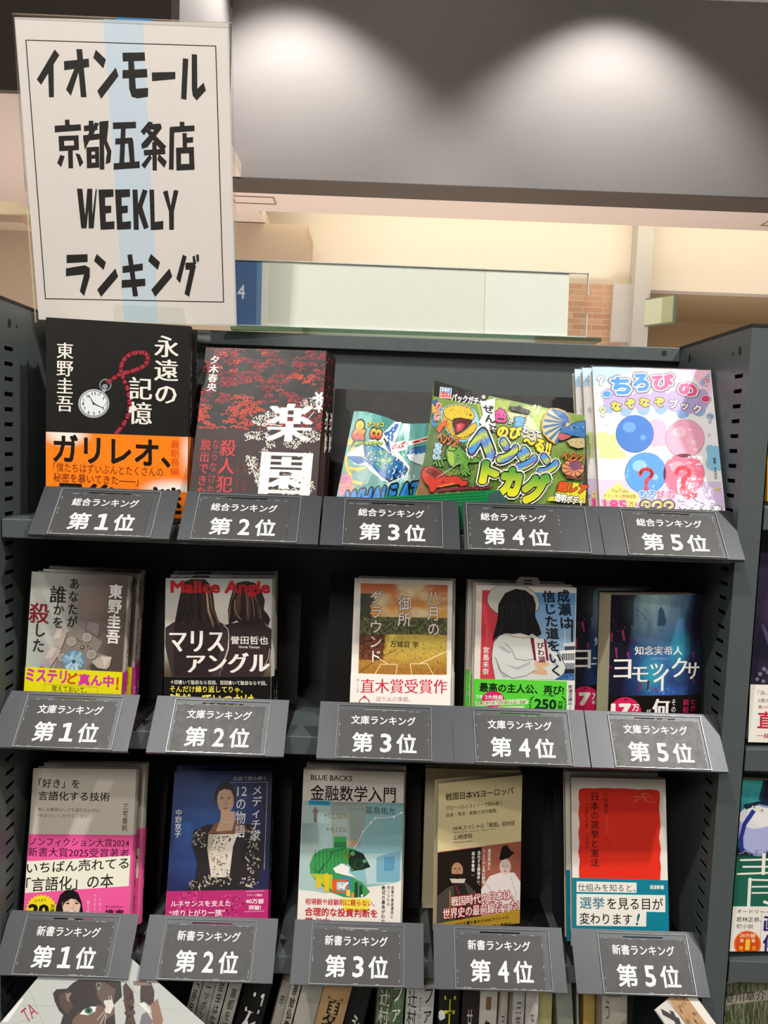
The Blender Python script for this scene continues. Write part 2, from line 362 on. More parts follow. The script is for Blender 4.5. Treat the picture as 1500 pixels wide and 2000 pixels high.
# ================================================================== THE RACK
XL, XR, YF, YB = -.3906, .3727, .8245, 1.035
Z1, Z2, Z3, Z4 = CZ - .0912, CZ - .3123, CZ - .5592, .725
SHELF = {1: Z1, 2: Z2, 3: Z3}
ZT = CZ + .1342
rack = empty('display_rack', 'dark grey steel display rack with slotted side panels holding the ranked books', 'rack', (0, .93, 0))
def add(name, pm, m, par=rack, bevel=0):
    o = pm.obj(name, m, par, bevel); o.location = -Vector(par.location); return o
for xi, sg in ((XL, -1), (XR, 1)):
    p = PM(); xo = xi + sg * .0258; X = lambda a, b: (min(a, b), max(a, b))
    ys, ye, t = .838, .858, .0012
    i0, i1 = X(xi, xi + sg * t); o0, o1 = X(xo, xo - sg * t); f0, f1 = X(xi, xo)
    p.box(f0, f1, YF, YF + t, 0, ZT - .002); p.box(o0, o1, YF, YB, 0, ZT - .002); p.box(f0, f1, YB - t, YB, 0, ZT - .002)
    p.box(i0, i1, YF + t, ys, 0, ZT - .002); p.box(i0, i1, ye, YB - t, 0, ZT - .002)
    z = CZ + .0844; ztop = ZT - .002
    while z > .3:
        p.box(i0, i1, ys, ye, z + .0021, ztop); ztop = z - .0021; z -= .01567
    p.box(i0, i1, ys, ye, 0, ztop)
    o = add('side_panel', p, M_RACK)
    p = PM(); p.box(f0 - .0006, f1 + .0006, YF - .0006, YB + .0006, ZT - .002, ZT + .0012); k = p.obj('top_cap', M_BLACK, o)
    for y, z, r in ((.849, ZT - .0235, .0042), (.866, ZT - .0245, .0018), (.987, ZT - .0165, .0042), (.978, ZT - .018, .0015)):
        p = PM(); p.mesh([(xi - sg * .0004, y + r * .8 * math.cos(a * .5236), z + r * 1.15 * math.sin(a * .5236)) for a in range(12)] + [(xi + sg * .001, y + r * .8 * math.cos(a * .5236), z + r * 1.15 * math.sin(a * .5236)) for a in range(12)],
            [tuple(range(12)), tuple(range(12, 24))] + [(a, (a + 1) % 12, (a + 1) % 12 + 12, a + 12) for a in range(12)], '#050505')
        p.obj('bolt_hole', M_BLACK, o)
p = PM(); p.box(XL, XR, 1.031, 1.033, 0, ZT - .004); add('back_panel', p, M_RACK)
p = PM(); p.box(XL + .0005, XR - .0005, 1.0184, 1.030, CZ + .1165, CZ + .1338); bar = add('top_rail', p, M_RACK, bevel=.001)
p = PM(); p.mesh([(.352 + .0035 * math.cos(a * .5236), 1.0181, CZ + .1265 + .0035 * math.sin(a * .5236)) for a in range(12)], [tuple(range(12))], '#050505'); p.obj('bolt_hole', M_BLACK, bar)
for z in (Z1, Z2, Z3):
    p = PM(); p.box(XL + .001, XR - .001, .828, 1.030, z - .0203, z); add('shelf_board', p, M_RACK, bevel=.0012)
p = PM(); p.box(XL + .001, XR - .001, .62, 1.030, Z4 - .03, Z4); add('shelf_board', p, M_RACK, bevel=.0012)
p = PM(); p.box(XL + .001, XR - .001, .64, 1.030, 0, Z4 - .032); add('plinth', p, M_RACK)

# the next rack to the right
r2k = empty('neighbouring_rack', 'grey steel rack standing at the right edge of the picture', 'rack', (.8, .93, 0))
XN = XR + .0262
p = PM(); p.box(XN + .75, XN + .776, YF, YB, 0, ZT); add('side_panel', p, M_RACK, r2k)
p = PM(); p.box(XN, XN + .75, 1.031, 1.033, 0, ZT); add('back_panel', p, M_RACK, r2k)
NZ = [CZ - .0503, CZ - .309, CZ - .547, .716]
for z in NZ:
    p = PM(); p.box(XN + .0015, XN + .75, YF + .002, 1.03, z - .0245, z); add('shelf_board', p, M_RACK, r2k, bevel=.001)
p = PM(); p.box(XN + .0015, XN + .75, YF + .05, 1.03, 0, NZ[3] - .026); add('plinth', p, M_RACK, r2k)

# ================================================================== BOOK RESTS WITH RANK CARDS
PL, PW, PA = .061, .1415, 42 * D2R
ORD = ['first', 'second', 'third', 'fourth', 'fifth']
def label_stand(row, i, x, title, cardx, sleeve_w, wear, backlean, backy):
    if row == 1 and i == 0: backlean, backy = 10, .108
    if row == 1 and i == 4: backy = .094
    if row == 2 and i == 4: backlean, backy = 3, .112
    if row == 3 and i == 3: backlean, backy = 4, .112
    zb = SHELF[row]; lab = {'総合ランキング': 'overall', '文庫ランキング': 'paperback', '新書ランキング': 'pocket nonfiction'}[title]
    t = empty('book_rest', 'sloping grey metal book rest with the card for %s place in the %s ranking' % (ORD[i], lab), 'book rest', (x + PW / 2, .842, zb + .0004), group='book rests with rank cards')
    top = .0338
    sl = lambda a, b, n=0: (a - PW / 2, -b * math.sin(PA) - n * math.cos(PA), top - b * math.cos(PA) + n * math.sin(PA))
    p = PM(); th = .0016; s0, s1 = cardx + .026, cardx + .070; h0, h1 = .0062, .0076
    def slab(a0, a1, b0, b1):
        v = [sl(a, b, n) for n in (0, -th) for a, b in ((a0, b0), (a1, b0), (a1, b1), (a0, b1))]
        p.mesh(v, [(0, 1, 2, 3), (7, 6, 5, 4), (0, 4, 5, 1), (1, 5, 6, 2), (2, 6, 7, 3), (3, 7, 4, 0)], '#808080')
    slab(0, PW, 0, h0); slab(0, s0, h0, h1); slab(s1, PW, h0, h1); slab(0, PW, h1, PL)
    o = p.obj('front_plate', M_PLATE, t)
    p = PM(); v = [sl(a, PL, n) for n in (0, -.005) for a in (0, PW)] ; v += [sl(a, PL + .0012, n) for n in (0, -.005) for a in (0, PW)]
    p.mesh(v, [(0, 1, 3, 2), (4, 6, 7, 5), (0, 4, 5, 1), (2, 3, 7, 6), (0, 2, 6, 4), (1, 5, 7, 3)], '#808080'); p.obj('folded_edge', M_PLATE, t)
    p = PM(); p.box(-PW / 2, PW / 2, -.014, backy, 0, .0012); p.obj('base_plate', M_BLACK, t)
    p = PM(); c, s = math.cos(backlean * D2R), math.sin(backlean * D2R); H = .155 / c
    v = [(a, backy + b * s + n, b * c) for n in (0, .0014) for a in (-PW / 2, PW / 2) for b in (.0012, H)]
    p.mesh(v, [(0, 2, 3, 1), (4, 5, 7, 6), (0, 4, 6, 2), (1, 3, 7, 5), (0, 1, 5, 4), (2, 6, 7, 3)], '#202020'); p.obj('back_plate', M_BLACK, t)
    # card
    p = PM(); cw, ch, cy = .0935, .0515, .0088
    q = [(0, 0), (1, 0), (0, 1), (1, 1)]
    a = Art(p, q, cw, ch, ch, lambda u, v, d: sl(cardx + u, cy + v, .0005 + d))
    a.poly('#2c2c2d', (0, 0), (1, 0), (1, 1), (0, 1))
    a.t(title, .13, .115, .73, .19, '#f4f4f2', .012)
    WH = '#f4f4f2'; a.t('第', .15, .48, .235, .41, WH, .022); a.t('位', .645, .48, .225, .41, WH, .022)
    if i: a.t(str(i + 1), .465, .49, .125, .39, WH, .02)
    else:
        a.poly(WH, (.505, .49), (.55, .49), (.55, .83), (.505, .83)); a.poly(WH, (.46, .52), (.52, .49), (.535, .55), (.465, .59)); a.poly(WH, (.455, .82), (.60, .82), (.60, .88), (.455, .88))
    rnd = random.Random(row * 10 + i)
    for _ in range(wear):      # scuffs on the card
        x0, y0 = rnd.random(), rnd.random(); an = rnd.uniform(0, 6.28); l = rnd.uniform(.005, .05)
        a.taper('#8b8d8e', [(x0, y0), (x0 + l * math.cos(an), y0 + l * math.sin(an))], [.004, .002])
    for _ in range(20):        # rubbed white edge
        f = rnd.random(); l = rnd.uniform(.01, .05)
        if rnd.random() < .6: y0 = rnd.choice((.004, .994)); a.line('#c9cbcb', .006, (f * .95, y0), (f * .95 + l, y0))
        else: x0 = rnd.choice((.003, .996)); a.line('#c9cbcb', .004, (x0, f * .95), (x0, f * .95 + l))
    p.obj('rank_card', M_CARD, t)
    # clear sleeve: front sheet and the two cut edges
    p = PM(); x0, x1, b0, b1 = cardx - .0025, cardx + sleeve_w, .0035, .0612
    p.mesh([sl(a_, b_, .0016) for a_, b_ in ((x0, b0), (x1, b0), (x1, b1), (x0, b1))], [(0, 1, 2, 3)], '#ffffff')
    s = p.obj('clear_sleeve', M_SLEEVE, t)
    p = PM(); e = .00035
    for a0, a1, c0, c1 in ((x0, x1, b1 - e, b1), (x0, x0 + e * .7, b0, b1), (x1 - e * .7, x1, b0, b1), (x0, x1, b0, b0 + e * .4)):
        v = [sl(a_, b_, n) for n in (.0003, .0017) for a_, b_ in ((a0, c0), (a1, c0), (a1, c1), (a0, c1))]
        p.mesh(v, [(0, 1, 2, 3), (4, 5, 6, 7), (0, 1, 5, 4), (1, 2, 6, 5), (2, 3, 7, 6), (3, 0, 4, 7)], '#ffffff')
    p.obj('sleeve_edge', M_EDGE, s)
for row, title, xs, cxs, sw, bl, by in (
        (1, '総合ランキング', (-.3505, -.2010, -.0575, .0885, .2308), (.022, .016, .025, .006, .026), (.101, .104, .099, .122, .098), 20, .078),
        (2, '文庫ランキング', (-.3898, -.2296, -.0545, .0873, .2300), (.026, .023, .022, .025, .027), (.099, .099, .097, .099, .097), 9, .086),
        (3, '新書ランキング', (-.3880, -.2350, -.0750, .0774, .2290), (.023, .022, .022, .025, .031), (.099, .097, .098, .101, .096), 14, .082)):
    for i in range(5): label_stand(row, i, xs[i], title, cxs[i], sw[i], (6, 6, 3, 6, 3)[i] + 8 * (row == 3 and i == 4), bl, by)

# ================================================================== SIGN AND HEADER ABOVE THE RACK
def sheet(name, label, cat, tl, yaw, lean, roll, k=1.0):
    """Empty at a sheet's top-left corner; x right, z up, y into the depth"""
    e = pose(yaw, lean, roll).to_euler()
    return empty(name, label, cat, (tl[0] * k, tl[1] * k, CZ + tl[2] * k), e)
K = 1.012; W, vL, vR = .2197 * K, .3054 * K, .3064 * K
s = sheet('sign_board', 'white paper sign in a clear hard case with bold black lettering above the rack', 'sign', (-.3893, .8557, .4213), 4.4, -6.7, 2.0, K)
SQ = [(25 * 2.8846, 27 * 2.8846), (452 * 2.8846, 45 * 2.8846), (70 * 2.8846, 630 * 2.8846), (467 * 2.8846, 637 * 2.8846)]
p = PM(); a = Art(p, SQ, W, vL, vR, lambda u, v, d: (u, -d, -v), step=3e-6)
a.poly('#d3cec9', (80, 96), (1285, 132), (1335, 1838), (218, 1800))
a.poly('#bccbd7', (582, 108), (805, 116), (892, 1815), (700, 1805))
for q in (((146, 226), (1215, 260)), ((1215, 260), (1260, 1702)), ((1260, 1702), (256, 1683)), ((256, 1683), (146, 226))): a.line('#2b2825', 6, *q)
BK = '#1d1a18'
def S(*q): a.poly(BK, *q)
# イオンモール
S((308, 278), (335, 310), (232, 478), (207, 448)); S((270, 372), (302, 350), (304, 548), (276, 548))
S((430, 277), (463, 277), (488, 548), (456, 548)); S((360, 345), (500, 330), (503, 378), (362, 396)); S((420, 385), (450, 385), (400, 540), (372, 505))
S((540, 280), (597, 335), (582, 386), (525, 325)); S((652, 380), (668, 428), (570, 558), (548, 512))
S((690, 297), (815, 295), (818, 343), (692, 347)); S((690, 395), (828, 388), (831, 436), (690, 443)); S((722, 345), (755, 345), (766, 500), (835, 495), (834, 545), (775, 555), (742, 545), (728, 500))
S((855, 408), (988, 405), (988, 446), (857, 458))
S((1030, 328), (1061, 332), (1050, 563), (1020, 556)); S((1080, 305), (1110, 308), (1112, 500), (1147, 465), (1160, 510), (1108, 567), (1086, 540), (1080, 500))
# 京都五条店
S((365, 675), (390, 673), (394, 712), (368, 714)); S((308, 708), (455, 700), (457, 735), (309, 746))
S((330, 768), (360, 768), (364, 850), (334, 852)); S((415, 765), (443, 768), (445, 845), (418, 845)); S((330, 766), (443, 762), (443, 790), (330, 795)); S((335, 822), (445, 818), (445, 845), (335, 852))
S((383, 845), (410, 845), (412, 948), (386, 948)); S((340, 872), (365, 880), (345, 942), (322, 918)); S((425, 862), (450, 870), (470, 915), (450, 942))
S((500, 680), (526, 680), (530, 770), (502, 772)); S((472, 708), (548, 700), (550, 732), (474, 740)); S((468, 762), (560, 752), (562, 784), (470, 796)); S((535, 690), (560, 695), (500, 800), (478, 845), (472, 800))
S((487, 835), (515, 835), (517, 945), (490, 945)); S((535, 832), (558, 832), (560, 940), (538, 942)); S((487, 830), (558, 826), (558, 852), (487, 856)); S((490, 874), (558, 870), (558, 892), (490, 896)); S((490, 918), (560, 914), (560, 944), (490, 948))
S((560, 685), (586, 683), (588, 955), (562, 955)); S((575, 683), (612, 680), (610, 720), (602, 790), (628, 850), (622, 915), (596, 925), (598, 890), (604, 860), (584, 800), (586, 720))
S((636, 690), (766, 686), (767, 722), (637, 727)); S((682, 722), (708, 722), (700, 925), (672, 925)); S((650, 780), (745, 775), (752, 800), (760, 925), (732, 925), (722, 808), (650, 815)); S((640, 920), (786, 908), (788, 946), (640, 956))
S((838, 684), (862, 690), (812, 762), (792, 740)); S((840, 700), (905, 696), (912, 722), (830, 830), (800, 838), (796, 812), (870, 730), (838, 730)); S((818, 735), (842, 728), (938, 826), (912, 852))
S((858, 800), (882, 800), (884, 960), (860, 960)); S((810, 845), (930, 838), (932, 868), (812, 876)); S((845, 868), (856, 890), (816, 950), (796, 930)); S((895, 866), (940, 910), (926, 945), (886, 900))
S((1012, 686), (1038, 686), (1040, 716), (1014, 716)); S((958, 715), (1095, 706), (1097, 738), (960, 748)); S((956, 720), (982, 720), (978, 955), (952, 955)); S((1028, 750), (1052, 750), (1054, 830), (1030, 830)); S((1040, 776), (1088, 772), (1088, 802), (1040, 806))
S((992, 835), (1020, 835), (1020, 960), (994, 960)); S((1064, 832), (1092, 832), (1096, 956), (1068, 956)); S((992, 832), (1092, 828), (1092, 862), (992, 866)); S((994, 925), (1096, 922), (1096, 956), (994, 960))
# WEEKLY
S((434, 1063), (464, 1063), (480, 1215), (492, 1063), (520, 1063), (520, 1215), (540, 1063), (546, 1068), (528, 1286), (500, 1286), (498, 1180), (488, 1286), (458, 1286))
for x in (555, 648): S((x, 1068), (x + 84, 1066), (x + 85, 1108), (x + 37, 1112), (x + 38, 1160), (x + 72, 1158), (x + 72, 1198), (x + 40, 1202), (x + 42, 1250), (x + 90, 1246), (x + 90, 1290), (x + 12, 1294))
S((747, 1068), (775, 1068), (778, 1150), (805, 1066), (832, 1075), (802, 1165), (838, 1280), (812, 1292), (780, 1200), (782, 1294), (754, 1294))
S((842, 1068), (868, 1068), (872, 1250), (920, 1244), (920, 1292), (850, 1296)); S((918, 1080), (945, 1072), (962, 1160), (980, 1070), (1006, 1074), (980, 1190), (980, 1294), (954, 1294), (952, 1190))
# ランキング
S((375, 1436), (493, 1432), (494, 1476), (376, 1482)); S((372, 1512), (480, 1494), (506, 1510), (506, 1560), (474, 1668), (450, 1640), (474, 1545), (372, 1556))
for dx in (0, 305): S((545 + dx, 1430), (597 + dx, 1477), (584 + dx, 1520), (530 + dx, 1470)); S((650 + dx, 1512), (666 + dx, 1558), (570 + dx, 1672), (548 + dx, 1632))
S((718, 1436), (744, 1432), (778, 1668), (750, 1670)); S((690, 1500), (804, 1484), (805, 1522), (692, 1538)); S((686, 1578), (818, 1570), (820, 1610), (686, 1622))
S((1030, 1434), (1052, 1445), (1015, 1595), (994, 1570)); S((1045, 1480), (1092, 1478), (1104, 1500), (1066, 1672), (1040, 1655), (1070, 1520), (1045, 1518)); S((1085, 1445), (1098, 1440), (1106, 1486), (1090, 1492)); S((1105, 1436), (1120, 1432), (1122, 1470), (1110, 1478))
p.obj('paper_sheet', M_MATTE, s)
p = PM(); p.box(.0, W, .0004, .0012, -vL, 0)
p.obj('rear_sheet', clear('case_back_film', rough=.1, refl=.5), s)
p = PM(); p.mesh([(.002, -.0022, -.002), (W - .002, -.0022, -.002), (W - .002, -.0022, -vL + .002), (.002, -.0022, -vL + .002)], [(0, 1, 2, 3)], '#ffffff'); p.obj('front_film', clear('case_front_film', rough=.1, refl=.45, bump=.25, bscale=30, base=.01), s)
p = PM(); e = .0014
for b in ((0, W, -e, 0), (0, W, -vL, -vL + e), (0, e, -vL, 0), (W - e, W, -vL, 0)): p.box(b[0], b[1], -.0024, .0012, b[2], b[3])
p.obj('case_rim', M_ACRYL, s)
p = PM(); p.box(.103, .141, .0016, .0022, -vL + .01, .0015, '#3d7fc0'); p.obj('blue_backing_strip', M_PRINT, s)
# clear clip holding the sign to the rail
hk = empty('sign_clip', 'clear plastic clip with a round joint holding the sign on the top rail', 'clip', (-.258, .905, CZ + .1187), (0, 0, 4.4 * D2R))
p = PM(); p.mesh([(-.040, -.0125, .000), (.040, -.0125, .000), (.036, -.0165, .021), (-.036, -.0165, .021), (-.040, -.0115, .000), (.040, -.0115, .000), (.036, -.0155, .021), (-.036, -.0155, .021)], [(0, 1, 2, 3), (4, 5, 6, 7), (0, 1, 5, 4), (2, 3, 7, 6), (0, 3, 7, 4), (1, 2, 6, 5)], '#ffffff')
p.box(-.040, .040, -.0125, .020, -.0012, 0); p.box(.034, .060, .020, .036, -.0012, 0); p.obj('jaw', M_ACRYL, hk)
def tube(pm, p0, p1, r, n=20, col='#ffffff'):
    d = (Vector(p1) - Vector(p0)).normalized(); a = d.orthogonal().normalized(); b = d.cross(a); v = []
    for q in (p0, p1): v += [tuple(Vector(q) + r * (a * math.cos(i * 2 * math.pi / n) + b * math.sin(i * 2 * math.pi / n))) for i in range(n)]
    pm.mesh(v, [(i, (i + 1) % n, (i + 1) % n + n, i + n) for i in range(n)] + [tuple(range(n)), tuple(range(n, 2 * n))], col)
p = PM(); tube(p, (.034, .030, -.003), (.060, .030, -.003), .0066); p.obj('round_joint', M_EDGE, hk)
p = PM(); tube(p, (.026, .030, -.003), (.034, .030, -.003), .0072); p.obj('joint_collar', M_CHROME, hk)
p = PM(); p.box(.036, .056, .036, .104, -.012, -.0045); p.obj('rail_arm', M_ACRYL, hk)

# clear header holder on the rail
K = 1.045; W, vL, vR = .4759 * K, .0780 * K, .0786 * K
s = sheet('header_holder', 'long clear acrylic header holder with a blank white insert on the top rail', 'sign holder', (-.2274, .9697, .2116), 3.8, .5, .7, K)
AQ = [(380, 502), (1150, 533), (380, 633), (1145, 660)]
p = PM(); a = Art(p, AQ, W, vL, vR, lambda u, v, d: (u, -d, -v))
a.poly('#4f6f9e', (400, 506), (512, 510), (510, 636), (400, 632)); a.poly('#6d8cb8', (502, 510), (512, 510), (510, 636), (500, 636))
a.poly('#dfe0d6', (512, 510), (948, 526), (945, 652), (510, 637)); a.poly('#e3e5dc', (949, 526), (1112, 531), (1108, 656), (946, 652))
a.poly('#d3d4c8', (525, 515), (572, 517), (566, 634), (523, 630)); a.line('#b9bab0', 1.2, (948, 526), (945, 652))
a.t('4', 464, 556, 15, 27, '#e8eef6', .01)
p.obj('paper_insert', M_MATTE, s)
p = PM(); p.mesh([(0, -.0018, 0), (W, -.0018, 0), (W, -.0018, -vL), (0, -.0018, -vL)], [(0, 1, 2, 3)], '#ffffff'); p.mesh([(0, .0022, 0), (W, .0022, 0), (W, .0022, -vL), (0, .0022, -vL)], [(0, 1, 2, 3)], '#ffffff')
p.obj('clear_panel', M_ACRYL, s)
p = PM(); e = .0012
for b in ((0, W, -e, 0), (0, W, -vL, -vL + e), (0, e, -vL, 0), (W - e, W, -vL, -.052), (W - e, W, -.028, 0)): p.box(b[0], b[1], -.002, .0024, b[2], b[3])
p.obj('panel_edge', M_EDGE, s)
p = PM(); p.box(.045, W + .018, -.006, .03, -vL - .0055, -vL - .0005); p.obj('acrylic_base', M_GLASS, s)
# ================================================================== FACE-OUT BOOKS
def px(c, *pts): return [(c[0] + x / c[2], c[1] + y / c[2]) for x, y in pts]
class Book:
    def __init__(s, name, label, tl, yaw, lean, roll, W, quad, vL, vR, zb, T, cover, spine=None, tc=.0006, bulge=.0012, band=None, bandcol=None, bandspine=None, m=None, group=None, page='#d8ccb0', H=None, cat='book'):
        R = pose(yaw, lean, roll); u, d, w = (Vector(R.col[i]) for i in range(3)); tl = Vector((tl[0], tl[1], CZ + tl[2])); s.lean = lean; s.u, s.d, s.yaw = u, d, yaw
        for _ in range(4):          # keep the front clear of the book rest's upper edge
            t = (tl.z - zb - .0345) / w.z; gap = min((tl - w * t + u * W * e).y for e in (0, 1)) - (.0475 + .8)
            if gap < 0 and zb in (Z1, Z2, Z3):
                k = 1 - gap / (.8475 + gap); tl = Vector((tl.x * k, tl.y * k, CZ + (tl.z - CZ) * k)); W *= k; vL *= k; vR *= k
        lo = min(0, u.z * W); H = H or (tl.z + lo - zb - .0022 - T * math.sin(max(0, lean) * D2R)) / w.z
        org = tl + u * W / 2 - w * H
        s.root = empty(name, label, cat, org, R.to_euler(), group); s.W, s.H, s.T = W, H, T; s.m = m or M_PRINT
        spine = spine or cover; s.pm = PM(); p = s.pm; x0, x1 = -W / 2, W / 2; s.bulge = bulge
        p.box(x0, x1, 0, tc, 0, H, cover); p.box(x0, x1, T - tc, T, 0, H, cover)
        n = 8; arc = [(x1 + bulge * math.sin(math.pi * i / n), T * i / n) for i in range(n + 1)]
        for (a, b), (c, e) in zip(arc, arc[1:]): p.add([(a, b, 0), (c, e, 0), (c, e, H), (a, b, H)], spine)
        q = PM(); q.box(x0 + .0006, x1 - .0004, tc + .0001, T - tc - .0001, .0006 + tc, H - .0008 - tc); s.pages = q; s.page = page
        s.a = Art(p, quad, W, vL, vR, lambda uu, v, k: (uu - W / 2, -k, H - v)); s.a.clip = (0, W, 0, H)
        s.s = Art(p, [(0, 0), (T, 0), (0, H), (T, H)], T, H, H, lambda uu, v, k: (W / 2 + bulge * math.sin(math.pi * max(0, min(1, uu / T))) + k + .00005, uu, H - v))
        s.s.clip = (0, T, 0, H); s.bp = None
        if band:
            s.bp = b = PM(); z = s.a.P(*band)[2]; s.bv = H - z; t = .0006; x2 = x1 + bulge
            b.box(x0 - .0001, x1, -t, -.00012 - .0, 0, z, bandcol); b.box(x0, x1, T + .0001, T + t, 0, z, bandcol)
            for (aa, bb), (c, e) in zip(arc, arc[1:]): b.add([(aa + t, bb, 0), (c + t, e, 0), (c + t, e, z), (aa + t, bb, z)], bandspine or bandcol)
            s.b = Art(b, quad, W, vL, vR, lambda uu, v, k: (uu - W / 2, -t - k, H - v)); s.b.clip = (0, W, s.bv, H)
            s.bs = Art(b, [(0, 0), (T, 0), (0, H), (T, H)], T, H, H, lambda uu, v, k: (W / 2 + bulge * math.sin(math.pi * max(0, min(1, uu / T))) + k + t + .00005, uu, H - v)); s.bs.clip = (0, T, s.bv, H)
    def done(s, copies=(), wrap=False):
        r = s.root; s.cov = s.pm.obj('cover', s.m, r); s.pages.obj('page_block', M_PAGE, r)
        if s.bp:
            s.bp.obj('paper_band', s.m, r)
        if wrap:
            W, H, T = s.W, s.H, s.T; q = PM(); e = .0019; n = 24; rnd = random.Random(int(W * 1e6))
            f = lambda x, z: [(x, -e, z), (x, T + e, z)]
            q.mesh([(-W / 2 - e, -e, 0), (W / 2 + e, -e, 0), (W / 2 + e, -e, H), (-W / 2 - e, -e, H)], [(0, 1, 2, 3)], '#ffffff')
            q.mesh([(-W / 2 - e, -e, 0), (-W / 2 - e, T, 0), (-W / 2 - e, T, H), (-W / 2 - e, -e, H)], [(0, 1, 2, 3)], '#ffffff')
            top = []; bot = []
            for i in range(n + 1):
                x = -W / 2 - e + (W + 2 * e) * i / n; h = .0008 + .0035 * rnd.random() ** 3 + (.004 if i in (1, n - 2) else 0)
                bot.append((x, -e, H)); top.append((x, T * .5 + rnd.uniform(-.002, .002), H + h))
            q.mesh(bot + top, [(i, i + 1, i + n + 2, i + n + 1) for i in range(n)], '#ffffff')
            q.obj('shrink_wrap', M_WRAP, r)
        out = []
        for k, (lab, dx, gap, dz, dyaw) in enumerate(copies):
            c = math.cos(max(0, s.lean) * D2R); n = k + 1
            off = Vector((math.cos(s.yaw * D2R), math.sin(s.yaw * D2R), 0)) * dx + Vector((-math.sin(s.yaw * D2R), math.cos(s.yaw * D2R), 0)) * (n * (s.T + .0034) / c + gap)
            off.z += dz; e = s.root.rotation_euler.copy(); e.z += dyaw * D2R
            out.append(dup(r, off, lab, rot=e))
        return out
def crop(ox, oy, sc, quad): return [((x - ox) * sc, (y - oy) * sc) for x, y in quad]
R0 = random.Random(5)

# ---------------------------------------------------------------- overall ranking, first: black hardcover with an orange band
q = crop(70, 600, 4.347, [(90.2, 618.4), (369.5, 638), (89.6, 949.6), (366.8, 958)])
B = Book('hardcover_book', 'black hardcover with a pocket watch on red cord and an orange band', (-.3471, .8360, .1165), 10.2, -.4, 0, .1434, q, .1735, .1742, Z1, .022, '#1c1a19', tc=.002, bulge=.002,
         band=(690, 1076), bandcol='#ff8313', bandspine='#ff8313', group='copies of the pocket watch hardcover')
a = B.a; CR = '#efeae1'
a.v('東野圭吾', 178, 292, 143, 585, CR, -.016); a.v('永遠の', 1005, 240, 205, 570, CR, -.022)
a.ring('#9aa0a6', 592, 655, 46, 11); a.disc('#8d939b', 588, 668, 24, 20); a.poly('#aab0b6', (570, 690), (600, 690), (585, 725), (560, 715))
for w, c in ((37, '#5c1521'), (31, '#9b2c3d')):
    a.line(c, w, (612, 632), (650, 608), (690, 580), (728, 556), (722, 515), (738, 458), (770, 418), (812, 393), (870, 382), (922, 386), (950, 412), (950, 455), (925, 492), (880, 518), (800, 545), (745, 556)); 
    a.line(c, w, (735, 556), (745, 610), (768, 655), (785, 710), (795, 770), (800, 830), (793, 890), (770, 950), (735, 1010), (685, 1066))
cord = [(612, 632), (650, 608), (690, 580), (728, 556), (722, 515), (738, 458), (770, 418), (812, 393), (870, 382), (922, 386), (950, 412), (950, 455), (925, 492), (880, 518), (800, 545), (745, 556), (745, 610), (768, 655), (785, 710), (795, 770), (800, 830), (793, 890), (770, 950), (735, 1010), (690, 1060)]
a.up(); a.up()
for (x0, y0), (x1, y1) in zip(cord, cord[1:]):
    n = max(2, int(math.hypot(x1 - x0, y1 - y0) / 13))
    for i in range(n):
        x, y = x0 + (x1 - x0) * i / n, y0 + (y1 - y0) * i / n; an = math.atan2(y1 - y0, x1 - x0) + (.7 if i % 2 else -.7)
        a.line('#c8505f' if i % 2 else '#7a1f2d', 6, (x - 9 * math.cos(an), y - 9 * math.sin(an)), (x + 9 * math.cos(an), y + 9 * math.sin(an)), lay=False)
a.v('記憶', 790, 588, 200, 398, CR, -.022)
a.disc('#4a4f57', 495, 814, 136, 126); a.disc('#b8bec6', 493, 812, 131, 121); a.disc('#737a84', 494, 813, 120, 111); a.disc('#e6eaef', 494, 812, 113, 105)
for k in range(12):
    an = (k * 30 + 29) * D2R; x, y = 494 + 91 * math.sin(an), 812 - 85 * math.cos(an); n = str(k or 12); w = 15 * len(n)
    dx, dy = math.cos(an), math.sin(an); a.t(n, x - w / 2 * dx + 13 * dy, y - w / 2 * dy - 13 * dx, w * dx if abs(dx) > .25 else w * .8, 26, '#23262b', .015, sh=0, sv=-math.tan(max(-1, min(1, math.sin(an))) * .5)) if dx > 0 else a.t(n, x - w / 2, y - 13, w, 26, '#23262b', .015)
a.taper('#23262b', [(494, 815), (455, 745)], [9, 3]); a.taper('#23262b', [(488, 810), (572, 850)], [9, 3]); a.disc('#23262b', 492, 813, 9)
b = B.b
b.grid(lambda s, t: mix('#ff8313', '#f3efe6', max(0, 1 - math.hypot((s - .14) * 1.7, (t - .02) * 1.3) / .33) * 1.6) if s < .6 else mix('#ff8313', '#f3efe6', max(max(0, (s - .93) * 13) * max(0, 1 - abs(t - .25) / .5), max(0, 1 - math.hypot((s - .9) * 1.1, (t - 1.0) * 1.1) / .28) * 1.7)), 40, 22, (85, 1052), (1302, 1100), (85, 1530), (1290, 1570))
b.t('ガリレオ、', 148, 1068, 1000, 245, '#17120e', .03); b.t('「僕たちはずいぶんとたくさんの', 150, 1312, 935, 82, '#6a1a0c', 0); b.t('秘密を暴いてきた――」', 150, 1402, 725, 78, '#6a1a0c', .006)
b.v('最新長編', 1148, 1128, 76, 295, '#d8400e'); b.t('最後の謎', 165, 1480, 1080, 230, '#17120e', .035)
B.s.v('永遠の記憶', .008, .02, .011, .085, CR, .01); B.bs.v('東野圭吾', .008, .125, .011, .05, '#17120e')
B.done([('second copy of the black pocket watch hardcover, standing just behind the first', .0045, 0, 0, 0)])

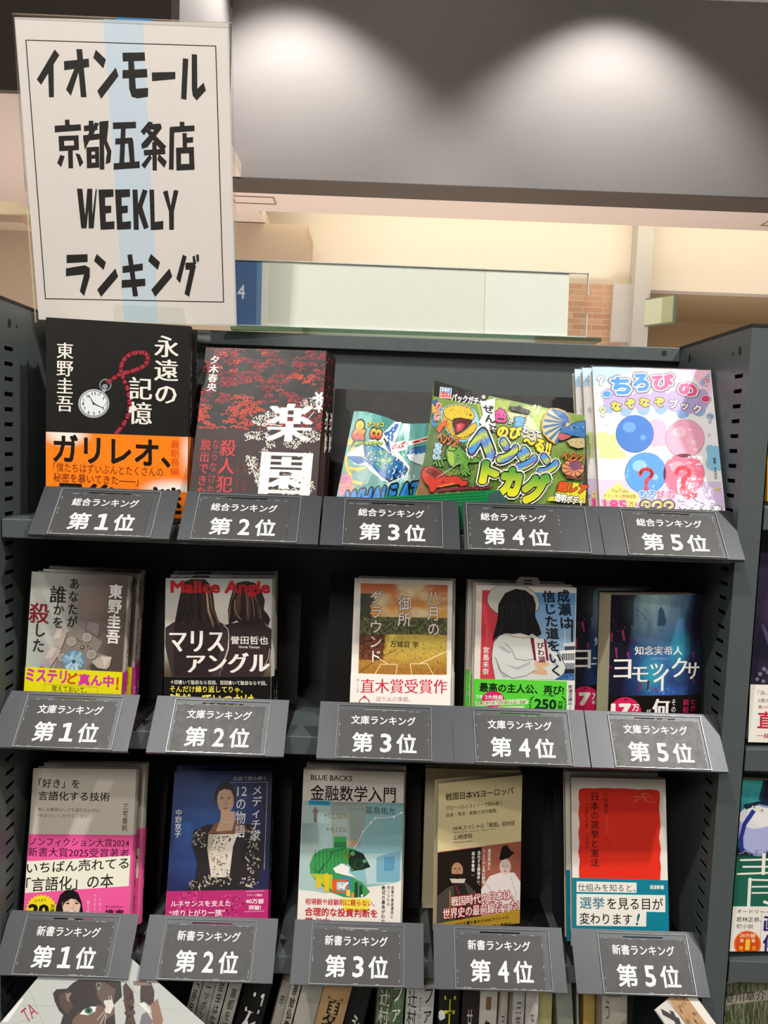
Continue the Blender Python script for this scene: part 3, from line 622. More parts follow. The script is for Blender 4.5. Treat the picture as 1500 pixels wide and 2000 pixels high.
# ---------------------------------------------------------------- second: red foliage hardcover
q = crop(370, 660, 4.763, [(402.5, 678.5), (637.7, 685), (370, 958), (619, 966.5)])
B = Book('hardcover_book', 'dark hardcover covered in red foliage with two large white characters', (-.2003, .9155, .1009), -1.8, 22.2, .4, .1359, q, .1704, .1707, Z1, .024, '#171314', spine='#1d1214', tc=.002, bulge=.005,
         band=(320, 850), bandcol='#2a1516', bandspine='#2a1516', group='copies of the red foliage hardcover')
a = B.a; rnd = random.Random(3)
reds = ['#8f2230', '#a82835', '#7a1c2a', '#b8303a', '#9c2a3c', '#6b1826']; hot = ['#c8382f', '#d94a33', '#b8302c', '#e0603a']
a.up()
for _ in range(760):
    x, y = rnd.uniform(60, 1290), rnd.uniform(85, 880); n = noise.noise(Vector((x / 170, y / 110, 2)))
    if n < -.2: continue
    h = math.hypot(x - 150, y - 790) < 190 or math.hypot(x - 520, y - 700) < 190 or math.hypot(x - 1060, y - 420) < 110 or rnd.random() < .07
    cs = hot if h else reds; r = rnd.uniform(14, 36)
    for _k in range(13):
        an = rnd.uniform(math.pi, 2 * math.pi); rr = r * rnd.uniform(.45, 1.0); cx, cy = x + rr * 1.35 * math.cos(an), y + rr * .8 * math.sin(an); t = an + 1.57; l = rnd.uniform(5, 13); c, d = math.cos(t), math.sin(t)
        col = rnd.choice(cs); a.pm.add([a.P(cx - l * c, cy - l * d), a.P(cx + 4.2 * d, cy - 4.2 * c), a.P(cx + l * c, cy + l * d), a.P(cx - 4.2 * d, cy + 4.2 * c)], col)
a.v('夕木春央', 196, 165, 92, 330, '#f4efe9', -.03, sv=-.12)
b = B.b
b.v('殺人犯', 292, 945, 150, 490, '#c7222e', -.012, sv=-.1); b.v('ならなければ', 222, 945, 66, 620, '#b8202c', sv=-.12); b.v('脱出できない', 112, 945, 92, 640, '#c7222e', -.01, sv=-.1)
b.v('『方舟』『十戒』', 500, 1160, 42, 275, '#7c2026', sv=-.06); b.v('に続く衝撃作', 440, 1170, 28, 270, '#6a1c22', sv=-.06)
for ar in (a, b):
    k = ar.k; ar.k += 4; WH = '#efece4'
    ar.t('楽', 735, 605, 430, 355, WH, -.05); ar.t('園', 672, 1062, 480, 400, WH, -.055)
    for cx, cy, rx, ry, n in ((1130, 610, 100, 50, 60), (700, 765, 120, 60, 110), (640, 910, 130, 40, 70), (1110, 920, 110, 60, 110), (960, 985, 90, 45, 60), (760, 985, 60, 40, 30), (600, 1200, 60, 90, 60), (700, 1080, 50, 60, 40), (560, 1140, 40, 50, 30), (900, 1430, 170, 30, 70), (1120, 1390, 50, 60, 40), (980, 1290, 120, 40, 40), (780, 700, 70, 40, 40), (1240, 640, 40, 60, 20), (640, 1310, 30, 80, 30), (1080, 1110, 70, 50, 30)):
        ar.leaves(rnd, cx, cy, rx, ry, n, [WH, '#e5e1d8'], 10)
    for p0, p1 in (((1160, 690), (1060, 800)), ((760, 850), (520, 960)), ((640, 1370), (560, 1130)), ((660, 1300), (700, 1060)), ((700, 800), (860, 820))): ar.line(WH, 6, p0, p1)
    for an in range(0, 360, 60): ar.disc(WH, 1205 + 34 * math.cos(an * D2R), 560 + 34 * math.sin(an * D2R), 30, 13, n=12, rot=an)
    for an in range(20, 380, 72): ar.disc(WH, 1205 + 26 * math.cos(an * D2R), 650 + 26 * math.sin(an * D2R), 24, 10, n=12, rot=an)
B.s.up()
for _ in range(220):
    y, z = rnd.uniform(.001, .022), rnd.uniform(.004, .185); l = rnd.uniform(.0006, .0016)
    B.s.pm.add([B.s.P(y - l, z), B.s.P(y, z - l * .5), B.s.P(y + l, z), B.s.P(y, z + l * .5)], rnd.choice(reds + hot[:1]))
for ar in (B.s, B.bs): ar.k += 3; ar.v('楽園', .005, .07, .013, .05, '#e8e3da', .02)
B.done([('second copy of the red foliage hardcover, leaning behind the first', .002, 0, 0, 0)])

# ---------------------------------------------------------------- third and fourth: toy bags
def bag(name, label, tl, yaw, lean, roll, W, H, quad, vL, vR, outline, bulgeh, back, cat='toy bag', ridge=()):
    R = pose(yaw, lean, roll); tl = Vector((tl[0], tl[1], CZ + tl[2]))
    r = empty(name, label, cat, tl, R.to_euler()); p = PM()
    a = Art(p, quad, W, vL, vR, lambda u, v, k: (u, -k, -v), step=1.4e-5); a.clip = (0, W + .02, -.02, H)
    def dep(x, z):
        u, v = max(0, min(1, x / W)), max(0, min(1, -z / H)); d = -bulgeh * (math.sin(math.pi * u) * math.sin(math.pi * min(1, v * 1.0)))
        for rx, ra, rw in ridge: d += ra * math.exp(-((x - rx) / rw) ** 2) * (.35 + .65 * math.sin(math.pi * v))
        return d
    def finish():
        p.obj('printed_front', M_FOIL, r, subd=(.0065, dep))
        k = PM(); P2 = [a.P(*o) for o in outline]; n = len(P2)
        k.mesh([(x, .0004, z) for x, _, z in P2] + [(x, .0022, z) for x, _, z in P2], [tuple(range(n)), tuple(range(n, 2 * n))] + [(i, (i + 1) % n, (i + 1) % n + n, i + n) for i in range(n)], back)
        k.obj('back_film', M_FOIL, r, subd=(.0065, lambda x, z: max(0, -dep(x, z) * .8)))
    return a, finish, r
q = crop(640, 720, 5.357, [(691, 803), (937, 847), (655, 983), (905, 1027)])
out = [(275, 445), (330, 445), (400, 450), (480, 470), (560, 492), (620, 512), (680, 540), (740, 562), (800, 577), (870, 582), (950, 580), (1030, 574), (1085, 568), (1240, 575), (1330, 700), (1290, 1000), (1250, 1330), (1230, 1480), (1050, 1450), (760, 1420), (480, 1410), (250, 1405), (82, 1400), (95, 1330), (140, 1110), (190, 850), (235, 620)]
a, fin, r = bag('foil_toy_bag', 'teal foil toy bag showing a spotted blue whale shark', (-.0313, .9089, .0355), -1.5, 15.2, -8.3, .1432, .135, q, .1075, .1064, out, .007, '#8fb5ad', ridge=((.068, -.004, .008), (.045, .002, .012)))
a.poly('#57a39c', *out)
for c, g in (('#7cc0b8', ((330, 446), (480, 470), (420, 700), (300, 640))), ('#3f8b88', ((560, 492), (680, 540), (760, 800), (700, 1050), (600, 700))), ('#9fd6cf', ((790, 577), (830, 580), (830, 900), (760, 1000), (800, 760))), ('#6fbab4', ((880, 582), (1030, 574), (1000, 760), (860, 790))), ('#84a9a4', ((860, 1000), (1000, 1020), (960, 1250), (820, 1120))), ('#b9dcd6', ((600, 1220), (900, 1110), (940, 1190), (560, 1260))), ('#6b9d9b', ((260, 980), (420, 1010), (520, 1200), (300, 1250)))): a.poly(c, *g)
rnd = random.Random(8)
for c, w in (('#e3a92c', 34), ('#f2c74a', 16)):
    a.line(c, w, (250, 1240), (240, 1120), (200, 1040), (300, 1060), (390, 1050)); a.line(c, w, (200, 1040), (190, 930), (260, 850), (250, 740)); a.line(c, w, (260, 850), (340, 870)); a.line(c, w, (130, 1200), (240, 1180), (350, 1210)); a.line(c, w, (215, 790), (190, 720))
a.poly('#c9779a', (110, 1330), (150, 1090), (240, 1130), (280, 1260), (220, 1330)); a.leaves(rnd, 190, 1220, 80, 90, 30, ['#d793b2', '#b0658c', '#e9a83a'], 22)
WS = '#1f62a8'; ED = '#0f2f55'
a.poly('#dcebea', (190, 900), (390, 780), (560, 700), (700, 560), (770, 560), (720, 740), (680, 800), (860, 1060), (830, 1150), (640, 1215), (480, 1110), (390, 1020), (280, 1010))
a.poly(WS, (585, 680), (640, 655), (700, 585), (742, 575), (735, 625), (690, 690), (690, 780), (620, 740)); a.poly(WS, (205, 920), (300, 920), (395, 935), (415, 985), (320, 1010), (260, 980))
a.poly(ED, (372, 800), (480, 780), (640, 880), (760, 980), (845, 1080), (800, 1150), (640, 1205), (560, 1160), (460, 1050), (390, 960))
a.poly('#1d66b0', (380, 808), (478, 790), (635, 888), (750, 985), (832, 1080), (795, 1130), (650, 1170), (560, 1130), (470, 1040), (398, 950))
a.poly('#2a8a9a', (400, 810), (470, 800), (640, 905), (740, 1000), (640, 1090), (520, 1060), (430, 920)); a.poly('#e6f0ef', (440, 1010), (560, 1140), (640, 1198), (560, 1180), (470, 1080)); a.poly(WS, (640, 870), (600, 800), (640, 750), (668, 900))
a.leaves(rnd, 560, 930, 190, 60, 70, ['#b5c94a', '#8fb04a', '#d8d66a', '#6fae6a'], 12); a.leaves(rnd, 600, 1000, 80, 60, 60, ['#c4cf55', '#97b555'], 10)
a.up()
for _ in range(110):
    x, y = rnd.uniform(390, 820), rnd.uniform(800, 1140)
    if abs((y - 800) - (x - 390) * .72) < 150: a.disc('#dff0f2', x, y, rnd.uniform(2, 8), n=8); a.k -= 1
a.up(); a.line(ED, 7, (640, 1190), (760, 1150), (838, 1070))
a.poly('#2f6aa6', (820, 920), (870, 850), (1000, 820), (1150, 810), (1150, 880), (1000, 900), (900, 920)); a.poly('#e2ebee', (815, 925), (900, 905), (1150, 880), (1150, 1040), (960, 1020), (850, 980)); a.line(ED, 6, (1150, 812), (1000, 822), (875, 852), (818, 925), (850, 980), (960, 1025))
RD = '#c9232f'
a.poly('#f4f1ee', (670, 790), (800, 765), (830, 870), (700, 890)); a.t('のば', 680, 790, 135, 75, RD, .04, sh=-.12)
a.poly('#f4f1ee', (820, 790), (1050, 715), (1060, 760), (830, 835)); a.poly(RD, (830, 800), (1045, 728), (1052, 752), (836, 822)); a.t('す', 1050, 690, 70, 80, RD, .04)
for t_, x, y, w, h in (('&', 290, 535, 130, 205), ('co', 455, 625, 120, 105)):
    a.t(t_, x, y, w, h, (lambda u, v: mix('#f4c21c', '#d8301c', v * 1.5 - .25)), .05, (('#20160f', .13),))
a.t('アンドコ', 425, 562, 168, 52, '#e9d51f', .05, (('#20160f', .11),), sh=.02)
a.t('のびーるおもちゃ', 292, 765, 290, 45, '#a9d52f', .05, (('#20160f', .12),), sh=.0); a.line('#20160f', 14, (280, 745), (250, 820)); a.line('#20160f', 14, (590, 740), (630, 800))
a.t('WHALE AT', 195, 1292, 780, 190, '#2a86d8', .05, (('#10141c', .14),), sh=-.12)
fin()

q = crop(810, 730, 4.4118, [(848.5, 742.5), (1142, 804), (803, 990), (1102, 1052)])
out = [(170, 55), (300, 95), (470, 142), (640, 190), (820, 230), (1000, 268), (1200, 310), (1330, 335), (1465, 360), (1470, 700), (1440, 1060), (1430, 1180), (1380, 1330), (700, 1240), (330, 1190), (-30, 1140), (40, 940), (90, 700), (130, 430), (150, 230)]
a, fin, r = bag('toy_bag', 'green toy bag with yellow, red and blue frilled lizards and a hang hole', (.0563, .8811, .0710), 3.7, 12.3, -9.6, .1688, .142, q, .1418, .1430, out, .006, '#5d7f35')
rnd = random.Random(4)
a.poly('#77923f', *out)
for c, g in (('#4c6b2a', ((140, 420), (420, 560), (520, 820), (60, 860))), ('#9fb24a', ((520, 210), (820, 240), (760, 420), (560, 380))), ('#a8c552', ((980, 280), (1130, 310), (1120, 520), (960, 440))), ('#8b5e3a', ((60, 800), (420, 900), (560, 1010), (20, 1060))), ('#c9c9a0', ((780, 330), (1010, 380), (1130, 640), (930, 560))), ('#6f8a3a', ((1200, 640), (1460, 640), (1440, 950), (1220, 900))), ('#5b7730', ((480, 880), (760, 980), (700, 1110), (400, 1080))), ('#3d5a8a', ((150, 230), (200, 220), (170, 420), (140, 400)))): a.poly(c, *g)
a.leaves(rnd, 300, 900, 260, 130, 60, ['#5d8a35', '#86a83f', '#4a6a2a'], 26); a.leaves(rnd, 1000, 320, 120, 50, 40, ['#b8cf62', '#7f9c3a', '#dfe3b0'], 24)
a.poly('#14140f', (170, 55), (300, 95), (470, 142), (640, 190), (600, 262), (420, 250), (320, 230), (160, 190))
a.rect('#f2f0ee', 218, 112, 100, 92, sh=.14, sv=-.08); a.rect('#2f7fc4', 224, 117, 88, 40, sh=.14, sv=-.08); a.rect('#d8322f', 220, 158, 88, 40, sh=.14, sv=-.08); a.t('宝島社', 230, 120, 76, 30, '#f2f0ee', .02, sh=.14); a.t('トイズ', 228, 162, 74, 30, '#f2f0ee', .03, sh=.14)
a.t('パックガチャ', 322, 168, 275, 72, '#efeeea', .04, sh=.17); a.t('本', 575, 178, 40, 40, '#efeeea', .02)
def blob(col, *p, w=9):
    cx, cy = sum(q[0] for q in p) / len(p), sum(q[1] for q in p) / len(p); a.poly(col, *p); a.line('#16140f', w, *(list(p) + [p[0]]))
a.poly('#d6a626', (145, 250), (205, 330), (300, 330), (280, 440), (150, 340)); a.poly('#3f86c0', (150, 380), (190, 400), (180, 470), (148, 440))
# yellow lizard head, jaws open to the right
gl = [(225, 300), (300, 268), (380, 258), (450, 275), (520, 320), (545, 385), (555, 440), (540, 500), (500, 560), (420, 600), (330, 585), (285, 520), (240, 440), (215, 380)]
a.poly('#5aa0d0', *gl); a.poly('#9fd0ea', *[(x + (385 - x) * .04, y + (430 - y) * .04) for x, y in gl])
blob('#c9a52a', (245, 330), (300, 345), (320, 430), (330, 500), (395, 560), (470, 540), (520, 490), (528, 450), (500, 520), (430, 580), (350, 575), (300, 520), (262, 450), (235, 380), w=5)
blob('#dcbc34', (240, 322), (262, 300), (310, 280), (370, 272), (430, 284), (480, 308), (506, 342), (512, 380), (500, 402), (440, 398), (390, 385), (335, 392), (322, 410), (300, 400), (262, 380), w=5)
blob('#571a1c', (325, 405), (345, 393), (395, 388), (445, 402), (492, 410), (478, 440), (440, 478), (395, 510), (352, 532), (338, 490), (326, 445), w=4); a.poly('#c0424a', (352, 440), (400, 430), (428, 450), (400, 495), (358, 512)); a.poly('#e07a7c', (365, 450), (390, 445), (378, 490))
blob('#d6b634', (340, 520), (356, 535), (400, 515), (445, 482), (490, 442), (522, 425), (530, 462), (505, 510), (455, 545), (395, 562), (355, 555), w=5)
for x, y in ((262, 296), (290, 282), (320, 272), (350, 266), (380, 264), (410, 268), (440, 278), (465, 292)): a.poly('#caa62c', (x - 9, y + 10), (x - 2, y - 16), (x + 9, y + 10)); a.k -= 1
a.up(); a.leaves(rnd, 385, 330, 105, 36, 60, ['#b8942a', '#e8d058', '#a8841f'], 6); a.leaves(rnd, 280, 470, 30, 80, 34, ['#a8861f', '#8a7018', '#dcc048'], 7); a.leaves(rnd, 440, 540, 60, 22, 24, ['#a8861f', '#e0c850'], 6); a.disc('#1a1712', 478, 362, 11, 9); a.disc('#e8e0a0', 480, 360, 4)
a.t('色', 690, 300, 112, 120, '#e0368a', .05, (('#18140f', .12),), sh=.1); a.t('が', 805, 390, 42, 50, '#efeeea', .03, (('#18140f', .1),)); a.t('変', 855, 370, 100, 100, '#2f9be0', .05, (('#18140f', .12),), sh=.1); a.t('わって', 930, 450, 150, 70, '#efeeea', .04, (('#18140f', .1),), sh=.35)
a.t('のび', 712, 445, 205, 115, '#efd11c', .06, (('#18140f', .13),), sh=.12); a.t('〜る!!', 935, 530, 240, 110, '#efd11c', .06, (('#18140f', .13),), sh=.3)
a.poly('#efeee6', (560, 250), (690, 215), (680, 330), (690, 520), (600, 470), (545, 430), (580, 360)); a.v('ぜんぶ', 575, 265, 100, 245, '#18140f', .04, sv=.12)
a.poly('#0c0c0b', (808, 292), (822, 282), (880, 290), (890, 278), (915, 284), (925, 302), (985, 318), (992, 340), (980, 356), (830, 325))
# green, red lizards
blob('#5f9a3a', (268, 650), (300, 618), (345, 612), (378, 628), (400, 660), (440, 690), (500, 720), (560, 750), (545, 775), (490, 780), (455, 775), (450, 800), (470, 840), (462, 862), (425, 850), (398, 815), (378, 790), (355, 800), (330, 815), (298, 800), (276, 760), (262, 700), w=7)
a.poly('#9dbb48', (276, 660), (310, 655), (330, 700), (334, 790), (308, 800), (284, 752)); blob('#7fae42', (300, 622), (345, 618), (372, 640), (340, 672), (290, 668), (274, 652), w=5); a.disc('#1a1712', 345, 648, 8, 7); a.line('#2f4a1a', 5, (280, 668), (310, 680), (345, 672))
for pp in (((262, 735), (210, 745), (178, 760), (160, 782)), ((178, 760), (192, 800)), ((200, 752), (218, 805)), ((225, 748), (244, 800))): a.line('#16140f', 22, *pp); a.line('#5f9a3a', 14, *pp)
for pp in (((400, 800), (385, 845), (375, 872)), ((390, 840), (412, 880)), ((400, 835), (440, 885)), ((415, 830), (470, 876))): a.line('#16140f', 22, *pp); a.line('#6da542', 14, *pp)
for x, y in ((385, 615), (405, 632), (424, 650), (442, 668), (462, 684)): a.poly('#4a2f20', (x - 8, y + 16), (x + 10, y - 16), (x + 12, y + 20)); a.k -= 1
a.up(); a.leaves(rnd, 420, 730, 90, 40, 40, ['#3f6a25', '#2f4a1a', '#8fbf52'], 8)
blob('#c93a2a', (58, 850), (80, 815), (125, 798), (180, 815), (225, 850), (252, 890), (300, 892), (345, 885), (385, 900), (405, 925), (440, 930), (466, 948), (440, 958), (452, 978), (420, 972), (400, 985), (378, 965), (350, 962), (300, 972), (240, 978), (190, 990), (175, 1012), (150, 1030), (128, 1018), (122, 985), (104, 960), (90, 950), (74, 920), (60, 890), w=7)
a.poly('#6e2318', (84, 850), (120, 815), (175, 828), (220, 865), (240, 895), (200, 905), (140, 890)); a.poly('#e2703c', (190, 972), (250, 960), (330, 945), (345, 958), (300, 968), (215, 984)); a.disc('#1a1210', 246, 938, 8, 6); a.disc('#1a1210', 232, 942, 6, 5); a.leaves(rnd, 160, 870, 80, 45, 40, ['#8a2a1c', '#d8543a', '#a83222'], 7)
a.line('#7a2a3a', 22, (200, 1010), (330, 1000), (500, 990), (640, 985)); a.leaves(rnd, 560, 990, 110, 16, 30, ['#a04a5a', '#5a1c2a'], 9); a.line('#f0ece0', 3, (190, 900), (300, 830), (400, 760))
a.t('ヘンシン!', 205, 500, 170, 95, '#e9762a', .05, (('#18140f', .12),), sh=.35); a.poly('#e2541f', (185, 480), (230, 430), (215, 420), (275, 405), (262, 470), (248, 455), (205, 520)); a.v('さむい', 175, 600, 60, 140, '#4fa8dd', .05, (('#eeeeea', .13),)); a.v('あつい', 185, 255, 45, 150, '#d83a2a', .05, (('#eeeeea', .13),))
# blue frilled lizard, and the small orange one
FR = [(1170, 310), (1125, 350), (1098, 410), (1092, 470), (1108, 530), (1150, 575), (1200, 605), (1225, 580), (1240, 540), (1300, 470), (1330, 440), (1318, 380), (1290, 335), (1230, 312)]
a.poly('#e9962c', *[(x + (x - 1240) * .07, y + (y - 450) * .07) for x, y in FR]); a.poly('#c3b78e', *FR)
for k, (x, y) in enumerate(FR[:8]): a.taper('#22609c', [(1300, 430), ((x + 1300) / 2, (y + 430) / 2), (x + 4, y)], [6, 16, 26])
a.poly('#2264a4', (1180, 312), (1230, 314), (1290, 337), (1318, 380), (1330, 436), (1290, 420), (1240, 370))
blob('#2a6cae', (1270, 440), (1300, 470), (1335, 445), (1390, 420), (1465, 410), (1468, 560), (1400, 548), (1345, 540), (1290, 520), (1240, 520), (1250, 480), w=5); blob('#b8505a', (1232, 520), (1290, 524), (1350, 545), (1290, 575), (1250, 585), (1225, 560), w=4); blob('#b8a878', (1300, 585), (1350, 560), (1430, 555), (1460, 560), (1462, 640), (1400, 650), (1330, 630), w=4)
a.leaves(rnd, 1390, 480, 70, 50, 40, ['#4f92c8', '#173a66', '#d0c49a'], 7); a.leaves(rnd, 1390, 605, 50, 30, 24, ['#8a7a50', '#d8cc9c'], 7); a.disc('#15130f', 1368, 470, 10, 8)
a.disc('#1c1713', 1355, 820, 105, 80); a.disc('#d98f5c', 1355, 820, 98, 74)
for k in range(10): a.taper('#7a4a5a', [(1370, 830), (1355 + 96 * math.cos(k * .63), 820 + 72 * math.sin(k * .63))], [3, 12])
a.disc('#7a4a6a', 1380, 790, 60, 40); a.poly('#6b3b34', (1290, 870), (1400, 900), (1440, 880), (1460, 920), (1300, 910)); a.t('ヘンシン', 1268, 670, 190, 85, '#e9762a', .05, (('#18140f', .12),), sh=.08)
kk = a.k
for t_, x, y, w, h, sh in (('ヘ', 480, 480, 235, 290, .05), ('ン', 720, 560, 170, 220, .2), ('シ', 880, 630, 175, 210, .2), ('ン', 1070, 690, 170, 190, .2)):
    a.k = kk; a.t(t_, x, y, w, h, (lambda u, v: mix('#7b4fb0', '#b4d62a', max(0, math.sin((u * .9 + v * 1.5) * 7.5 + x)) * 1.3) if math.sin((u * .9 + v * 1.5) * 7.5 + x) > -.55 else '#2f9be0'), .1, (('#f2f1ee', .2), ('#18140f', .155)), sh=sh)
for t_, x, y, w, h, sh in (('ト', 570, 760, 165, 200, .05), ('カ', 740, 815, 190, 250, .05), ('グ', 930, 865, 235, 260, .05)): a.k = kk + 18; a.t(t_, x, y, w, h, (lambda u, v: mix('#4f9e38', '#e2e02a', v * 1.3 - .15)), .1, (('#f2f1ee', .2), ('#18140f', .155)), sh=sh)
a.poly('#d9cf2c', (1240, 930), (1470, 960), (1460, 1120), (1130, 1100), (1150, 1070), (1200, 1060)); a.t('超レア', 1230, 930, 260, 90, '#e2541f', .06, (('#18140f', .13),), sh=.1); a.t('透明ボディ', 1200, 1030, 250, 75, '#efeee6', .05, (('#18140f', .12),), sh=.15)
fin()
# folded green pouch lying at the foot of the two bags
r = empty('toy_bag', 'flattened green toy bag lying at the foot of the two upright bags', 'toy bag', (.05, .8465, Z1 + .0005))
P0 = [(-.105, 0, .0275), (-.0335, 0, .0357), (.03, 0, .0415), (.0775, 0, .0468), (.086, 0, .035), (.08, 0, .006), (0, 0, .001), (-.105, 0, .001)]
p = PM(); n = len(P0); p.mesh([(x, y - .001, z) for x, y, z in P0] + [(x, y + .003, z) for x, y, z in P0], [tuple(range(n)), tuple(range(n, 2 * n))] + [(i, (i + 1) % n, (i + 1) % n + n, i + n) for i in range(n)], '#0f8a4c'); p.obj('green_film', M_FOIL, r)
p = PM(); p.mesh([(.066, -.0014, .0425), (.0772, -.0014, .0462), (.0855, -.0014, .035), (.080, -.0014, .018), (.064, -.0014, .018)], [(0, 1, 2, 3, 4)], '#3c5a5a')
for i in range(4): p.mesh([(-.1, -.0013, .021 + i * .002), (.064, -.0013, .034 + i * .0032), (.064, -.0013, .0345 + i * .0032), (-.1, -.0013, .0215 + i * .002)], [(0, 1, 2, 3)], '#0a6c3a')
p.obj('printed_corner', M_FOIL, r)

# ---------------------------------------------------------------- fifth: pastel riddle book (its two cartoon figures are left out; plain balloons instead)
q = crop(1120, 700, 4.6875, [(1157, 716), (1387.7, 723), (1171, 988), (1416.5, 994)])
B = Book('paperback_book', 'pastel riddle book with balloons and bubbly lettering, front copy of its stack', (.2365, .9170, .0959), -1.4, 23.5, .3, .1332, q, .1671, .1658, Z1, .0125, '#eceaec', spine='#eceaec', tc=.0008, band=None, group='copies of the pastel riddle book')
a = B.a
def cloud(c, *cs):
    for x, y, r_ in cs: a.disc(c, x, y, r_, n=20)
a.poly('#b5d2ee', (170, 70), (540, 85), (520, 130), (420, 150), (300, 230), (180, 250)); a.poly('#f0c3d8', (930, 100), (1260, 108), (1270, 330), (1180, 300), (1100, 160), (960, 140)); a.poly('#8fb7d6', (1150, 220), (1240, 130), (1255, 160), (1180, 260))
cloud('#c9dd92', (270, 760, 90), (330, 830, 90), (300, 880, 70), (420, 890, 60), (380, 740, 50)); cloud('#edb2cd', (760, 640, 90), (800, 720, 80), (740, 750, 60)); cloud('#8fc4e4', (1300, 880, 80), (1340, 960, 70), (1280, 960, 70), (1250, 830, 40)); cloud('#f4f3f4', (300, 1000, 90), (430, 980, 70))
a.poly('#d6c4e6', (225, 1110), (1350, 1130), (1400, 1380), (230, 1350))
cloud('#8fb2e8', (330, 440, 60), (480, 470, 60), (640, 460, 60), (800, 450, 60), (1000, 490, 60), (1150, 470, 60)); cloud('#b4a4d6', (340, 370, 75), (470, 380, 80), (620, 380, 90), (780, 370, 90), (930, 390, 95), (1060, 410, 95), (1160, 400, 75), (1180, 330, 50), (320, 310, 40))
OUT = '#6a5b78'; a.up(); kk = a.k
for t_, x, y, w, h, c, sh in (('ち', 335, 165, 185, 165, '#3f8fe2', .05), ('ろ', 535, 140, 150, 165, '#3f8fe2', 0), ('ぴ', 710, 140, 205, 155, '#e85b93', 0), ('の', 950, 215, 180, 125, '#e85b93', .12)): a.k = kk; a.t(t_, x, y, w, h, c, .06, ((OUT, .17), ('#f6f4f6', .12)), sh=sh)
for t_, x, y, w, h, c in (('な', 340, 392, 95, 90, '#ead64a'), ('ぞ', 468, 370, 92, 90, '#ead64a'), ('な', 600, 358, 92, 85, '#ead64a'), ('ぞ', 735, 358, 92, 85, '#ead64a'), ('ブ', 872, 372, 85, 85, '#f3f0f0'), ('ッ', 980, 410, 70, 62, '#f3f0f0'), ('ク', 1090, 422, 80, 85, '#f3f0f0')): a.k = kk; a.t(t_, x, y, w, h, c, .05, (('#5c4c58', .12),))
for x, y, w, h, c in ((220, 168, 58, 75, '#dcdcdc'), (1188, 178, 52, 72, '#e58bb4'), (238, 448, 58, 82, '#cfcf8a'), (1222, 512, 52, 72, '#6fb2e4')): a.k = kk; a.ask(x, y, w, h, c, ((OUT, .2), ('#f6f4f6', .12)))
a.disc('#6a5b78', 305, 328, 52, 42); a.disc('#f4f4f6', 305, 328, 46, 37); a.disc('#4b93e0', 305, 328, 39, 30); a.disc('#6a5b78', 1208, 372, 52, 42); a.disc('#f4f4f6', 1208, 372, 46, 37); a.disc('#d84076', 1208, 372, 39, 30)
for cx, cy, rx, c, c2, dk in ((560, 690, 170, '#2f74c8', '#5b9ae0', '#1d4b8c'), (1020, 735, 175, '#eba9c2', '#f4c6d6', '#b86a8c'), (660, 1050, 188, '#4a97dc', '#8cc4ee', '#2a5f9c'), (1008, 1060, 188, '#ee6f8e', '#f5a0b2', '#b03a56')):
    a.k = kk; a.disc(dk, cx, cy, rx + 4, rx + 2); a.disc(c, cx, cy, rx, rx); a.disc(c2, cx - rx * .3, cy - rx * .35, rx * .35, rx * .28); a.disc(c2, cx + rx * .45, cy + rx * .2, rx * .16, rx * .14)
a.ask(590, 1000, 150, 210, '#d62f45'); a.ask(920, 985, 165, 225, '#d6283f'); a.poly('#d84a66', (985, 1240), (1140, 1230), (1130, 1270), (1040, 1290)); a.line('#44506e', 5, (1090, 1275), (1130, 1310), (1190, 1330))
for x, y, c in ((1240, 1245, '#f4f2f6'), (1320, 1200, '#d8d24a'), (300, 600, '#c9d4e6'), (1240, 700, '#d4c6cf')): a.k = kk + 6; a.burst(c, x, y, 10, 24, 5)
a.poly('#f2dc78', (410, 1130), (470, 1190), (610, 1260), (560, 1360), (250, 1352), (280, 1230), (350, 1180))
a.t('YouTube', 345, 1195, 152, 34, '#7a5a2a', .01); a.t('チャンネル登録者数', 275, 1240, 295, 35, '#7a5a2a', .01); a.t('185', 265, 1292, 222, 100, '#e0488a', .06, (('#8a3a5a', .12), ('#f6f4f6', .09))); a.t('万人', 505, 1312, 85, 42, '#b0703a', .02)
for t_, x, c in (('ち', 597, '#3f8fe2'), ('ろ', 680, '#3f8fe2'), ('ぴ', 758, '#e85b93'), ('の', 850, '#e85b93')): a.k = kk + 14; a.t(t_, x, 1210, 72, 70, c, .05, ((OUT, .16), ('#f6f4f6', .12)))
a.t('と', 958, 1268, 45, 42, '#f4f2f2', .05, ((OUT, .13),)); a.ask(610, 1305, 100, 130, '#ead98a', ((OUT, .16),)); a.ask(715, 1307, 100, 130, '#ead98a', ((OUT, .16),)); a.ask(818, 1309, 100, 130, '#ead98a', ((OUT, .16),)); a.t('なぞなぞ', 970, 1342, 380, 90, '#f4f2f2', .05, ((OUT, .12),), sh=.02)
a.v('監修 ちろぴの', 1272, 910, 28, 195, '#3c3844', .015, sv=.07)
B.done([('second copy of the pastel riddle book, shifted left behind the front one', -.0075, 0, 0, 0), ('third copy of the pastel riddle book, rearmost and furthest left of the stack', -.0125, 0, 0, 0)], wrap=True)
